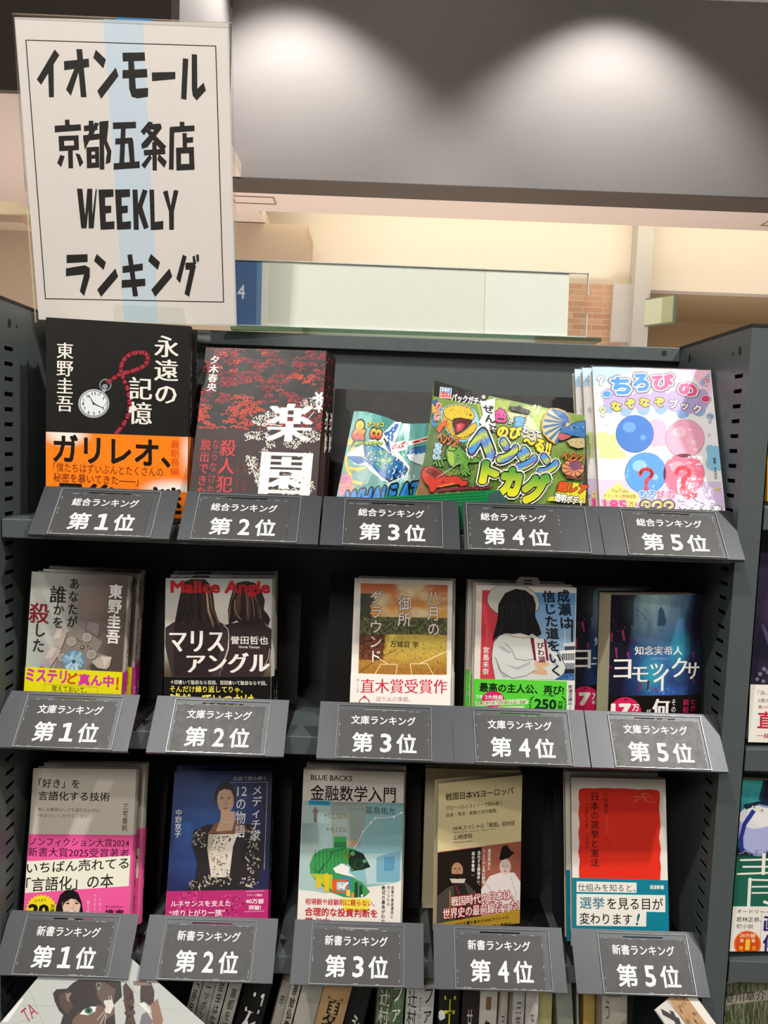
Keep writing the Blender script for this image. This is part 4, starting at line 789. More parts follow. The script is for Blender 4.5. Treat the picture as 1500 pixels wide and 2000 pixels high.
# ================================================================== MIDDLE ROW (paperback ranking)
q = crop(30, 1090, 5.357, [(62, 1116), (251, 1126.4), (46.8, 1352), (236, 1366)])
B = Book('paperback_book', 'grey mystery paperback with a table scene and a yellow band', (-.3746, .8658, -.1524), -.3, 6.2, -1, .1055, q, .1311, .1332, Z2, .0165, '#8c8780', spine='#d8d4cc', band=(600, 1166), bandcol='#f5ee17', bandspine='#cf3f9f', group='copies of the yellow banded mystery')
a = B.a
def bg(s, t):
    c = mix(mix('#c3cac3', '#8f8a84', min(1, s * 1.9)), '#5b4e49', max(0, (s - .42) * 2.2)); k = (s * 1.0 - t * .55)
    if abs(k - .06) < .05 or abs(k + .14) < .04: c = mix(c, '#e3e2d8', .35)
    if abs(t - .48) < .12 and s < .35: c = mix(c, '#e6e6e0', .4 * (1 - s / .35))
    return mix(c, '#b08a80', .35 * max(0, 1 - math.hypot(s - .68, t - .3) / .25))
a.grid(bg, 46, 44, (172, 140), (1185, 195), (90, 1180), (1110, 1250))
TB = '#8f867d'
a.poly('#4c4541', (1000, 1030), (1020, 1080), (960, 1170), (800, 1200), (780, 1120)); a.poly(TB, (530, 790), (640, 700), (910, 880), (850, 985), (1000, 1040), (800, 1080), (700, 1190), (400, 1150), (470, 960))
for g, c in ((((395, 830), (425, 740), (480, 725), (540, 770), (500, 900), (470, 960), (410, 905)), '#bdb0a6'), (((305, 1010), (370, 920), (440, 935), (480, 975), (400, 1090), (370, 1130), (300, 1060)), '#bdb0a6'), (((745, 660), (785, 640), (885, 685), (890, 780), (860, 830), (725, 765)), '#75686a'), (((795, 1085), (900, 1020), (1008, 1035), (985, 1130), (950, 1165), (860, 1150)), '#c4b8ad'), (((240, 1130), (300, 1095), (380, 1120), (350, 1160)), '#b3a79e')): a.poly('#463e3a', *[(x + 6, y + 8) for x, y in g]); a.poly(c, *g)
a.poly('#d5cac0', (430, 750), (490, 735), (470, 830), (395, 855)); a.poly('#d5cac0', (375, 925), (430, 945), (380, 1040), (305, 1050)); a.poly('#ddd2c6', (900, 1030), (1005, 1040), (960, 1090), (930, 1150)); a.poly('#8d7f80', (760, 660), (880, 690), (850, 800), (745, 750))
for x, y, rx in ((588, 875, 48), (750, 830, 48), (795, 1010, 50), (490, 1040, 44)): a.disc('#5e5751', x + 5, y + 7, rx); a.disc('#b6aea5', x, y, rx); a.disc('#a39b92', x, y, rx * .7)
for x, y, r_ in ((660, 860, 12), (690, 870, 11), (755, 915, 12), (790, 945, 10), (700, 935, 22), (640, 840, 9)): a.disc('#4f4944', x, y, r_); a.disc('#aba39a', x - 2, y - 2, r_ * .55)
rnd = random.Random(9)
a.disc('#6f97b4', 608, 1075, 116, 112)
for k in range(46):
    an = rnd.uniform(0, 6.283); r_ = rnd.uniform(55, 118); a.taper(rnd.choice(['#a9cbe0', '#8ab4ce', '#c6dfea', '#7aa4c0', '#9cc2cc']), [(608 + 12 * math.cos(an), 1075 + 12 * math.sin(an)), (608 + r_ * math.cos(an), 1075 + r_ * .97 * math.sin(an))], [8, 34]); a.k -= 1 if k % 2 else 0
a.disc('#35577c', 612, 1082, 20)
a.v('あなたが', 572, 210, 105, 505, '#1a1817', -.01, sv=-.06); a.t('誰', 368, 285, 172, 180, '#1a1817', -.012); a.v('かを', 405, 480, 110, 242, '#1a1817', -.01, sv=-.05); a.t('殺', 152, 462, 212, 210, '#8a2030', -.015); a.v('した', 205, 682, 115, 292, '#1a1817', -.01, sv=-.08)
a.v('東野圭吾', 985, 268, 145, 625, '#f0ece6', .035, sv=-.06)
b = B.b; PK = '#e23fae'
b.t('ミステリ', 118, 1150, 425, 140, PK, .045); b.t('ど', 548, 1195, 108, 120, '#e4572a', .045); b.t('真ん中', 665, 1205, 370, 125, PK, .045); b.t('!', 1060, 1240, 26, 140, '#e4572a', .04)
b.t('覚えておいて。', 385, 1326, 365, 66, '#2c2a18', 0); b.t('彼に嘘は通用しない', 308, 1395, 540, 75, '#2c2a18', 0); b.frame('#3a3810', 990, 1438, 72, 60, 6); b.line('#3a3810', 6, (1015, 1440), (1015, 1500)); b.line('#3a3810', 6, (1015, 1490), (1060, 1442)); b.frame('#b5b02a', 305, 1315, 560, 200, 3)
s = B.s; z = .031; s.poly('#f07d1c', (-.001, .041), (.0175, .041), (.0175, .2), (-.001, .2)); s.v('東野圭吾', .006, .006, .006, .028, '#2a2623', .01); s.v('あなたが誰かを殺した', .0055, .05, .0065, .072, '#5a2a10', .004); B.bs.v('待望の最新刊', .0055, .126, .006, .03, '#f6e6f0', .01)
B.done([('second copy of the yellow banded mystery paperback, just behind the front one', .004, 0, 0, 0), ('third copy of the yellow banded mystery paperback, rearmost of its stack', .001, .003, 0, 0)], wrap=True)

q = crop(300, 1090, 4.6875, [(323.5, 1129.5), (532, 1129.5), (320, 1363), (528.5, 1368)])
B = Book('paperback_book', 'paperback showing two long-haired women from behind under a red English title', (-.2280, .8622, -.1539), 2.2, 6.9, 1.4, .1150, q, .1291, .1323, Z2, .021, '#5a5452', spine='#d9d5cc', bulge=.003, band=(500, 1087), bandcol='#12100f', group='copies of the two women paperback')
a = B.a
def bg(s, t):
    c = mix('#a3abab', '#d8d2c8', min(1, t * 2.4)); c = mix(c, '#e9e2d6', max(0, 1 - math.hypot(s - .52, t - .3) / .3)); c = mix(c, '#6e635c', max(0, min(1, (t - .55) * 2.6)))
    return mix(c, '#4a3a2c', max(0, min(1, (t - .8) * 4)))
a.grid(bg, 24, 24, (105, 185), (1115, 185), (95, 1085), (1105, 1085))
rnd = random.Random(2); a.leaves(rnd, 620, 1030, 460, 60, 260, ['#c98f4a', '#8a5a2c', '#e0b070', '#5c3c20', '#40291a'], 5); a.leaves(rnd, 540, 950, 110, 110, 70, ['#b5702c', '#7a4420', '#d8903c'], 5)
HA = '#2a2122'
a.poly('#3a3030', (108, 640), (180, 590), (560, 560), (650, 610), (690, 690), (680, 820), (640, 950), (590, 1085), (170, 1085), (125, 900), (106, 800)); a.poly(HA, (285, 215), (340, 193), (470, 193), (515, 240), (545, 330), (560, 470), (600, 590), (620, 680), (600, 900), (530, 1085), (190, 1085), (180, 850), (190, 610), (225, 420), (250, 300))
a.poly('#332829', (640, 615), (700, 600), (760, 590), (980, 560), (1040, 620), (1105, 650), (1098, 830), (1060, 940), (1000, 1085), (600, 1085), (650, 960), (690, 830), (692, 700)); a.poly(HA, (760, 225), (850, 208), (930, 225), (985, 290), (1020, 380), (1010, 470), (1050, 520), (1070, 560), (1050, 620), (1010, 590), (960, 600), (820, 610), (760, 570), (690, 610), (685, 560), (680, 480), (700, 380), (730, 280))
for k in range(60):
    x = rnd.uniform(300, 520); c = rnd.choice(['#3c2f2e', '#1e1718', '#4a3a36']) if x < 470 else rnd.choice(['#7a5c4c', '#a5836c', '#4a3a36', '#c2a08a']); a.line(c, rnd.uniform(2, 5), (x, rnd.uniform(215, 330)), (x + (x - 400) * .25, 480), (x + (x - 400) * .8, rnd.uniform(560, 640))); a.k -= 1
a.up()
for k in range(44):
    x = rnd.uniform(700, 1000); c = rnd.choice(['#5c4236', '#8a6650', '#3a2c28', '#b08a70', '#1e1718']) ; a.line(c, rnd.uniform(2, 5), (840 + (x - 850) * .55, rnd.uniform(225, 300)), (x, 420), (x + (x - 850) * .12, rnd.uniform(500, 590))); a.k -= 1
a.up(); a.line('#d9cfc6', 6, (640, 612), (680, 650), (690, 720), (680, 830), (640, 950), (620, 1000)); a.line('#b9987f', 6, (745, 380), (740, 460), (765, 520), (800, 565)); a.line('#c9beb4', 5, (1065, 830), (1050, 920), (1000, 1010))
a.t('Malice Angle', 155, 205, 915, 150, '#bf1a26', .045, sh=.0)
a.t('マリス', 145, 668, 505, 190, '#f2ece6', -.04, sh=.0); a.t('アングル', 302, 872, 765, 182, '#f2ece6', -.04, sh=-.01); a.t('誉田哲也', 705, 712, 345, 75, '#f2ece6', .012, sh=.01); a.t('Honda Tetsuya', 782, 802, 190, 28, '#f2ece6', .01, sh=.01)
b = B.b; YL = '#f0e14a'
b.t('十回書いて駄目なら百回、百回書いて駄目なら千回。', 155, 1116, 880, 38, '#efeadf', .012, sh=.01); b.t('そんだけ繰り返してりゃ、', 152, 1166, 665, 60, YL, .018, sh=.01); b.t('嘘だっていつかは', 155, 1232, 765, 115, YL, .025, sh=.01)
B.s.poly('#c79a6c', (0, .004), (.021, .004), (.021, .045), (0, .045)); B.bs.v('誉田哲也', .008, .122, .007, .03, '#efeadf', .01)
B.done([('second copy of the two women paperback, behind the front one', .0, 0, 0, 0), ('third copy of the two women paperback, rearmost of its stack', -.002, 0, 0, 0)])

q = crop(640, 1100, 5.357, [(693, 1130), (885, 1132.7), (683, 1370), (879, 1375)])
B = Book('paperback_book', 'white paperback with an orange sunset baseball field picture', (-.0235, .8863, -.1503), -3.7, 13.8, 1.0, .1093, q, .1349, .1337, Z2, .012, '#ebe4dc', band=(700, 1166), bandcol='#f1ece6', group='copies of the sunset field paperback')
a = B.a
def field(s, t):
    n = fbm(s * 7, t * 9, 1)
    if t < .36:
        c = mix('#c9622c', '#e3a748', t * 2.6); cl = fbm(s * 2.6, t * 5, 4) + (.35 - abs(s - .6)) * .9
        c = mix(c, '#e9d3a6', max(0, min(1, cl * 1.6)))
        if s < .13 + .05 * n and t > .11: c = mix('#2a2c20', '#46462c', n + .3)
        return c
    tl = .36 + .04 * fbm(s * 12, 0, 7) - (.06 if s > .85 else 0)
    if t < .56 and t > tl - .02: return mix('#26291c', '#868c48', max(0, fbm(s * 30, t * 34, 3) + .3))
    if t < .36: return '#e3a748'
    if t < .56: return '#e6c069'
    if s < .3 - (t - .56) * .1 and t < .84: return mix('#3a1d14', '#8a4a22', max(0, fbm(s * 30, t * 34, 5) + .45))
    g = mix('#c9a83c', '#a8752c', (t - .56) * 2.6); g = mix(g, '#dcc45a', max(0, 1 - math.hypot((s - .66) * 1.4, (t - .62) * 3.2)) * .9)
    return mix(g, '#5c2c12' if s > .8 and t > .85 else '#6e4418', max(0, fbm(s * 50, t * 50, 6)) * (.4 + t * .7))
a.grid(field, 74, 78, (348, 216), (1260, 222), (318, 1166), (1243, 1166))
LN = '#f0dcb0'
a.line(LN, 9, (1245, 920), (970, 1045)); a.line(LN, 8, (620, 1050), (510, 985)); a.line(LN, 8, (490, 1163), (550, 1058), (725, 1058), (708, 1163)); a.line(LN, 8, (878, 1163), (858, 1052), (1040, 1050), (1100, 1163)); a.line('#5c3418', 6, (325, 1150), (520, 1000), (700, 915))
O = (('#6b3220', .045),)
a.v('八月の', 1045, 290, 132, 462, '#f6efe4', .008, O, sv=-.01); a.v('御所', 735, 345, 142, 315, '#f6efe4', .008, O, sv=-.02); a.v('グラウンド', 450, 285, 130, 755, '#f6efe4', .004, O, sv=-.03); a.t('万城目 学', 650, 812, 300, 66, '#1f1a10', .012)
b = B.b
b.t('直木賞受賞作', 345, 1210, 905, 150, '#cf2140', -.014, sh=.005); b.v('第170回', 302, 1208, 26, 145, '#9a4a50', sv=-.04); b.t('送り火の季節。', 500, 1392, 360, 52, '#b06a70'); b.ring('#cf2140', 380, 1460, 52, 10); b.disc('#cf2140', 382, 1398, 14)
B.done([('second copy of the sunset field paperback, tucked behind the first', .003, 0, 0, 0)])

q = crop(900, 1110, 6, [(930, 1142.5), (1126, 1148), (924.5, 1377), (1121.7, 1387.5)])
B = Book('paperback_book', 'paperback with a white-clad figure against blue sky and a bright green band', (.1102, .8669, -.1500), .1, 7.4, .4, .1102, q, .1302, .1331, Z2, .014, '#ece5dc', spine='#ece5dc', band=(600, 1306), bandcol='#5fdc3c', group='copies of the green banded paperback')
a = B.a
a.poly('#d8424f', (250, 256), (420, 262), (440, 700), (405, 1302), (226, 1296))
a.grid(lambda s, t: mix('#5d9bd2', '#b9d4e4', t * 1.1) if t < .93 else mix('#3f78b8', '#2c5a94', s), 8, 20, (840, 283), (1346, 292), (830, 1308), (1330, 1314))
for g, c in ((((1292, 600), (1318, 602), (1316, 860), (1290, 860)), '#2a2e36'), (((1215, 720), (1222, 720), (1222, 950), (1212, 950)), '#e9ecee'), (((1200, 880), (1342, 870), (1340, 910), (1200, 915)), '#f1f1ef'), (((1215, 915), (1340, 912), (1338, 960), (1215, 965)), '#4a4f57'), (((1165, 965), (1340, 955), (1338, 998), (1165, 1000)), '#f1f1ef'), (((1190, 1000), (1338, 998), (1336, 1075), (1190, 1078)), '#3a3f48'), (((1190, 1078), (1336, 1075), (1335, 1110), (1190, 1110)), '#f1f1ef'), (((1230, 1110), (1335, 1110), (1333, 1180), (1230, 1180)), '#8d9298'), (((1150, 1180), (1333, 1180), (1333, 1230), (1150, 1235)), '#23262c'), (((1120, 1235), (1333, 1230), (1330, 1314), (1085, 1306)), '#3568a8')): a.poly(c, *g)
for k in range(7): a.rect('#f1f1ef', 1205 + k * 20, 1005, 7, 68)
a.leaves(random.Random(6), 1260, 1280, 60, 25, 20, ['#1f3f6c', '#6f9fd0'], 14)
# plain figure seen from behind: pale hat, black hair, white jersey, sash
a.disc('#2a2a2a', 615, 385, 312, 205, rot=8); a.disc('#cfcdc4', 615, 385, 306, 199, rot=8)
a.poly('#1f1f20', (360, 1000), (380, 860), (450, 780), (560, 745), (800, 745), (960, 830), (1080, 920), (1180, 1040), (1236, 1160), (1210, 1240), (1100, 1300), (400, 1304), (358, 1100)); a.poly('#dadcd8', (366, 1000), (386, 866), (455, 788), (560, 752), (800, 752), (955, 836), (1075, 926), (1174, 1046), (1228, 1160), (1204, 1234), (1100, 1306), (404, 1306), (366, 1100))
a.poly('#e6e2da', (535, 760), (555, 720), (780, 740), (830, 800), (700, 815), (600, 800)); a.line('#a8904a', 8, (530, 770), (640, 805), (760, 815), (840, 800))
a.poly('#151415', (430, 600), (440, 420), (520, 290), (640, 240), (760, 260), (850, 330), (880, 430), (870, 560), (920, 680), (945, 770), (900, 800), (840, 760), (800, 790), (700, 760), (600, 770), (520, 760), (440, 790), (365, 850), (400, 720))
rnd = random.Random(12)
for k in range(26): x = rnd.uniform(450, 870); a.line(rnd.choice(['#2a292b', '#343335', '#0d0c0d']), 4, (640 + (x - 640) * .5, 270 + abs(x - 640) * .2), (x, 470), (x + (x - 640) * .12, rnd.uniform(640, 760))); a.k -= 1
a.up()
for g in (((440, 900), (520, 930), (600, 985), (560, 1000), (470, 950)), ((500, 1120), (660, 1160), (820, 1090), (800, 1130), (660, 1190)), ((420, 1060), (470, 1200), (560, 1280), (500, 1280), (430, 1180)), ((1040, 980), (1100, 1060), (1150, 1160), (1090, 1130))): a.poly('#b5babd', *g)
a.line('#2a2a2a', 5, (520, 880), (600, 960), (640, 1060), (760, 1080), (860, 1060)); a.line('#2a2a2a', 5, (400, 1040), (470, 1210), (600, 1290), (760, 1260), (880, 1190)); a.poly('#e2b893', (862, 1090), (1000, 1095), (1045, 1120), (1010, 1150), (880, 1180)); a.poly('#dcaf8a', (830, 1225), (940, 1165), (1010, 1200), (1010, 1250), (900, 1240))
a.poly('#7a2038', (812, 812), (995, 830), (1030, 1082), (860, 1080)); a.poly('#ecebe6', (855, 818), (970, 826), (1000, 1082), (885, 1080)); a.v('びわ湖', 885, 866, 85, 240, '#6a1a30', .03, sv=.1)
a.v('成瀬は', 1120, 250, 150, 455, '#18202c', .03, sv=.09, sh=0); a.v('信じた道をいく', 945, 262, 155, 1000, '#18202c', .025, sv=.1, sh=0); a.v('宮島未奈', 258, 918, 76, 328, '#f4eee8', .02, sv=-.02); a.v('Miyajima Mina', 296, 715, 16, 180, '#f0c0c0')
b = B.b
b.poly('#efece6', (1242, 1306), (1345, 1310), (1330, 1700), (1236, 1700)); b.t('最高の主人公、再び!', 218, 1335, 990, 112, '#123016', .035); b.disc('#e02270', 378, 1535, 132, 96); b.t('2大特典', 282, 1478, 210, 56, '#f7f0f0', .03); b.t('文庫', 176, 1480, 76, 40, '#eef7e8', .03)
b.poly('#dcefc4', (170, 1560), (760, 1528), (800, 1560), (780, 1592), (180, 1612)); b.t('成瀬とめぐる「びわ湖さんぽ」収録', 184, 1555, 572, 46, '#8a3a2a', .01, sh=-.02); b.poly('#dcefc4', (240, 1630), (740, 1610), (760, 1680), (240, 1690)); b.t('描き下ろしの特典', 300, 1640, 420, 44, '#8a3a2a', .01)
b.t('シリーズ累計', 950, 1476, 145, 24, '#123016', .01); b.t('250', 862, 1525, 258, 122, '#123016', .035); b.v('万部', 1135, 1556, 60, 90, '#123016', .02)
for sx, cx in ((1, 840), (-1, 1195)):
    for k in range(8): an = (100 + k * 20) * D2R; b.disc('#1d6a24', cx + sx * 40 * math.cos(an) + sx * 10, 1580 - 95 * math.sin(an) + 20, 17, 7, n=10, rot=sx * (k * 20 - 50))
b.v('新潮文庫の100冊', 1258, 1362, 50, 440, '#2a2624', .006, sv=-.01)
B.done([('second copy of the green banded paperback, directly behind the front copy', -.001, 0, 0, 0), ('third copy of the green banded paperback, rearmost and furthest left of its stack', -.005, 0, .0, 0)], wrap=True)
# small price slip standing up behind the front copy
r = empty('price_slip', 'tiny white paper slip with print poking up behind the green banded paperback', 'slip', (.1102 + .075 * .8, .8840, CZ - .160)); p = PM()
p.mesh([(-.013, 0, 0), (.013, 0, 0), (.013, 0, .014), (.010, 0, .018), (-.009, 0, .018), (-.013, 0, .014)], [(0, 1, 2, 3, 4, 5)], '#d9d6cf'); p.mesh([(-.013, .0004, 0), (.013, .0004, 0), (.013, .0004, .014), (.010, .0004, .018), (-.009, .0004, .018), (-.013, .0004, .014)], [(0, 1, 2, 3, 4, 5)], '#d9d6cf')
for k in range(3): p.mesh([(-.006 + k * .001, -.0002, .006 + k * .0035), (.006 - k * .001, -.0002, .006 + k * .0035), (.006 - k * .001, -.0002, .0078 + k * .0035), (-.006 + k * .001, -.0002, .0078 + k * .0035)], [(0, 1, 2, 3)], '#5a5a5a')
p.obj('paper', M_MATTE, r)

q = crop(1120, 1130, 5.357, [(1196.5, 1162.7), (1371, 1160.8), (1182.5, 1389.5), (1364.5, 1392)])
B = Book('paperback_book', 'thick paperback with a glowing blue forest painting and a black band, front copy', (.2529, .8467, -.1520), 7.4, 3.2, .6, .1048, q, .1270, .1305, Z2, .034, '#15131d', band=(700, 1210), bandcol='#15100e', group='copies of the blue forest paperback', page='#d9cfae')
a = B.a
def forest(s, t):
    n = fbm(s * 5, t * 3.2, 2); n2 = fbm(s * 16, t * 5, 9); k = abs(s - .56 + .06 * n)
    c = mix('#3f74b4', '#171427', min(1, (k * 2.6) ** 1.2 + .1 * n)); c = mix(c, '#a9c8c4', max(0, 1 - math.hypot((s - .48) * 2.6, t * 1.7)) * (.9 + .4 * n2))
    c = mix(c, '#2b3f86', max(0, min(1, (t - .3) * 1.2)) * .5); c = mix(c, '#14101c', max(0, min(1, (t - .72) * 3)) * (.55 + .4 * n)); c = mix(c, '#2f9fb0', max(0, 1 - math.hypot((s - .74) * 6, (t - .52) * 4)) * .8); c = mix(c, '#36b3c0', max(0, 1 - math.hypot((s - .47) * 6, (t - .78) * 4)) * .8)
    c = mix(c, '#3c6cc4', max(0, 1 - math.hypot((s - .62) * 3.2, (t - .97) * 9)) * .8)
    if s < .27 - t * .12 + .02 * n2: c = mix(c, '#16121c', .8)
    return mix(c, '#14121f', .55) if s > .86 else c
a.grid(forest, 50, 52, (408, 172), (1352, 164), (345, 1212), (1310, 1208))
rnd = random.Random(21)
for x, y, w, h in ((400, 600, 22, 90), (440, 760, 20, 110), (515, 580, 26, 110), (560, 780, 22, 60), (620, 640, 22, 60), (770, 1100, 26, 100), (690, 1120, 24, 80), (1250, 790, 20, 90), (1240, 1040, 18, 60), (840, 1150, 30, 50), (375, 910, 40, 30)): a.taper(rnd.choice(['#8a2452', '#a02a5c', '#6c1c48']), [(x, y - h / 2), (x + rnd.uniform(-20, 20), y + h / 2)], [w, w * .6])
a.leaves(rnd, 880, 700, 420, 480, 60, ['#9cc6e2', '#5f9fd0', '#d6e6ee'], 4); a.leaves(rnd, 900, 1160, 150, 30, 50, ['#3f7fd0', '#6fb0e0', '#2a4fa0'], 10); a.leaves(rnd, 470, 480, 90, 90, 14, ['#b06a9a', '#4f7fd0'], 6)
a.poly('#3f5f86', (880, 420), (890, 320), (915, 285), (940, 325), (965, 430), (950, 480), (870, 480)); a.line('#2c4454', 5, (660, 310), (730, 370), (760, 420), (740, 420))
WH = '#f4f0ea'
a.t('知念実希人', 635, 688, 498, 92, WH, -.016, sh=-.005)
for t_, x, y, w, h in (('ヨ', 412, 828, 185, 200), ('モ', 600, 908, 172, 155), ('ツ', 792, 870, 138, 125), ('イ', 828, 925, 160, 235), ('ク', 1020, 808, 165, 205), ('サ', 1162, 856, 150, 175)): a.t(t_, x, y, w, h, WH, -.022, sh=-.02)
a.t('CHINEN MIKITO', 792, 812, 182, 14, '#b9cbd2', 0)
b = B.b
b.disc('#d9205c', 520, 1392, 168, 168); b.t('累計', 505, 1240, 46, 22, '#2a0a14', .02); b.t('17', 366, 1292, 214, 150, WH, .06); b.t('万', 590, 1300, 76, 74, WH, .03); b.t('部突破', 590, 1385, 80, 40, WH, .02); b.t('何', 808, 1242, 185, 230, WH, -.04); b.t('が', 740, 1352, 50, 46, WH, .01); b.v('その森に', 1008, 1248, 52, 290, WH, .006); b.v('ヒグマか', 1216, 1240, 52, 290, '#d9205c', .006); b.v('瞬殺の', 1136, 1246, 60, 220, '#d9205c', .006)
B.done([('second copy of the blue forest paperback, showing to the left behind the front copy', -.030, .002, 0, 0)])

# ================================================================== LOWER ROW (pocket nonfiction ranking)
q = crop(30, 1480, 5.357, [(65.5, 1500), (266, 1502.4), (45.9, 1780.5), (253, 1786)])
B = Book('pocket_book', 'cream pocket book with a pink band and a white slanted slogan', (-.3823, .8873, -.3828), -1.2, 12.8, 1.8, .1180, q, .1545, .1561, Z3, .013, '#d9d1c6', bulge=.002, band=(600, 799), bandcol='#f25da1', group='copies of the pink banded pocket book')
a = B.a; DK = '#1f1a18'
a.t('「好き」を', 250, 215, 425, 95, DK, .014); a.t('言語化する技術', 245, 345, 745, 95, DK, .014); a.t('推しの素晴らしさを語りたいのに', 235, 515, 652, 40, '#6b625c', 0); a.t('「やばい!」しかでてこない', 228, 578, 535, 40, '#6b625c', 0); a.v('三宅香帆', 1125, 480, 58, 285, DK, .006, sv=-.05)
b = B.b
b.t('ノンフィクション大賞2024', 160, 826, 1035, 88, '#3a1230', -.01); b.t('新書大賞2025受賞著者', 138, 930, 1058, 96, '#3a1230', -.01)
b.poly('#f0efdd', (118, 1078), (1205, 1020), (1190, 1338), (100, 1412)); b.t('いちばん売れてる', 125, 1090, 1068, 120, '#17130f', .012, sh=-.05); b.t('「言語化」の本', 118, 1252, 915, 150, '#17130f', .012, sh=-.05)
b.burst('#f6e11e', 275, 1592, 148, 168, 26); b.t('たちまち', 202, 1480, 122, 28, '#3a2a10', .01, sh=-.1); b.t('20', 138, 1525, 220, 140, '#17130f', .05); b.v('万部', 370, 1535, 45, 92, '#17130f', .03)
b.poly('#1b1517', (430, 1560), (470, 1430), (530, 1380), (600, 1374), (660, 1410), (695, 1500), (715, 1640), (700, 1720), (400, 1720)); b.poly('#ecc9b2', (490, 1520), (520, 1470), (590, 1440), (660, 1480), (685, 1540), (670, 1610), (620, 1690), (560, 1690), (505, 1620)); b.poly('#1b1517', (490, 1560), (510, 1450), (580, 1400), (650, 1440), (685, 1530), (640, 1480), (585, 1470), (530, 1500))
for x in (550, 645): b.disc('#2a1a18', x, 1520, 20, 8); b.line('#3a2620', 6, (x - 24, 1498), (x + 20, 1494))
b.line('#c9987e', 6, (604, 1530), (614, 1570), (600, 1575)); b.disc('#b0464c', 588, 1606, 36, 15); b.disc('#f6f0ea', 588, 1602, 30, 9)
for t_, x, y, h in (('SNS、', 880, 1465, 150), ('ラジオミメ', 825, 1425, 215), ('鶴々紹介', 755, 1490, 190)): b.v(t_, x, y, 28, h, '#fbd9e8', 0, sv=-.04)
b.t('ディスカヴァー', 945, 1540, 196, 26, '#3a1230', .01); b.t('携書', 945, 1580, 198, 95, '#3a1230', .012)
B.s.v('「好き」を言語化する技術', .0045, .018, .004, .075, '#5a4a44', .0); B.bs.v('三宅香帆　携書', .0045, .095, .0045, .06, '#7a2048', .01)
B.done([('second copy of the pink banded pocket book, its top edge showing behind the first', .005, 0, 0, 0)])

q = crop(300, 1480, 5.357, [(341, 1507), (532.4, 1504), (322, 1791), (523, 1795.5)])
B = Book('pocket_book', 'navy pocket book with a lady in a dark patterned dress and a magenta band', (-.2264, .9070, -.3894), 2.0, 22.1, 1.6, .1136, q, .1539, .1582, Z3, .0125, '#1c2250', spine='#15182e', band=(600, 1388), bandcol='#b4246c', bandspine='#8c1a54', group='copies of the magenta banded pocket book')
a = B.a
a.grid(lambda s, t: mix(mix('#1b2154', '#2f5aa0', max(0, 1 - math.hypot((s - .35) * 1.8, (t - .42) * 1.7))), '#17182c', max(0, (s - .85) * 5)), 20, 24, (215, 145), (1250, 130), (130, 1400), (1200, 1360))
# plain stand-in figure: a lady in a dark dress with a pale pattern
rnd = random.Random(31)
a.poly('#201a1e', (420, 760), (560, 700), (1040, 690), (1120, 800), (1150, 1100), (1110, 1250), (1000, 1400), (330, 1400), (430, 1270), (450, 1100), (405, 930))
a.poly('#8a5a40', (560, 800), (640, 690), (720, 650), (850, 650), (940, 700), (1000, 780), (880, 790), (640, 790)); a.poly('#d9b294', (650, 770), (700, 640), (705, 560), (850, 560), (850, 650), (820, 760)); a.disc('#2a1a18', 750, 400, 112, 145); a.disc('#dcb597', 752, 445, 88, 135)
a.poly('#2a1a18', (650, 420), (665, 320), (750, 290), (845, 320), (860, 420), (810, 340), (740, 325), (690, 350))
a.poly('#cfc6b8', (575, 800), (880, 795), (830, 930), (790, 1250), (600, 1250), (560, 950));
for cx, cy, rx, ry, n in ((690, 860, 120, 60, 46), (690, 1250, 160, 90, 60), (1040, 1050, 80, 160, 70), (980, 1300, 110, 60, 50), (480, 850, 70, 110, 50), (470, 1330, 120, 50, 40), (1040, 820, 80, 90, 40)): a.leaves(rnd, cx, cy, rx, ry, n, ['#d8cfc0', '#1c171a', '#a89c8c', '#3a3034', '#bfb4a4'], 15)
a.leaves(rnd, 690, 1050, 90, 130, 60, ['#8a5a40', '#5a4034', '#b09a84', '#3a3034', '#a87850'], 12)
for x in (712, 790): a.disc('#3a2620', x, 425, 15, 6); a.line('#5a4034', 4, (x - 18, 408), (x + 16, 405))
a.line('#b48a6e', 5, (752, 430), (760, 485), (745, 490)); a.disc('#a85a50', 752, 528, 24, 7); a.poly('#c79c7e', (800, 330), (838, 400), (838, 480), (800, 560), (820, 450)); a.disc('#c9a24a', 770, 690, 12)
for k in range(12): a.disc('#e6ddd0', 705 + k * 12, 655 + 26 * math.sin(math.pi * k / 11), 5, n=8); a.k -= 1
a.up()
a.t('名画で読み解く', 832, 195, 350, 44, '#c9cbd6', 0, sh=-.02); a.v('メディチ家', 1036, 292, 105, 575, '#f0eef0', -.008, sv=-.04); a.t('12', 878, 300, 102, 96, '#f0eef0', .004); a.v('の物語', 862, 432, 108, 400, '#f0eef0', -.008, sv=-.04); a.v('中野京子', 232, 540, 68, 292, '#e9e7ea', .004, sv=-.05)
a.line('#c9cbd6', 4, (800, 258), (1193, 252), (1157, 1166))
b = B.b
for cx, cy, n in ((420, 1480, 40), (820, 1500, 50), (300, 1640, 40), (760, 1640, 40)): b.leaves(rnd, cx, cy, 150, 80, n, ['#d8488c', '#8c1650', '#c93a80'], 20)
b.t('ルネサンスを支えた', 182, 1495, 625, 64, '#f6eef2', .01, sh=-.01); b.t('“成り上がり一族”', 165, 1592, 580, 74, '#f6eef2', .01, sh=-.02); b.t('シリーズ累計', 978, 1422, 162, 26, '#f6eef2', .01); b.t('40万部', 965, 1472, 188, 54, '#f6eef2', .02); b.t('突破!', 995, 1540, 128, 50, '#f6eef2', .02); b.line('#f6eef2', 3, (965, 1398), (1160, 1390)); b.line('#f6eef2', 3, (950, 1610), (1160, 1602))
B.s.v('メディチ家12の物語', .004, .03, .005, .08, '#c9cbd6')
B.done([('second copy of the magenta banded pocket book, just behind the front copy', -.001, 0, 0, 0)])

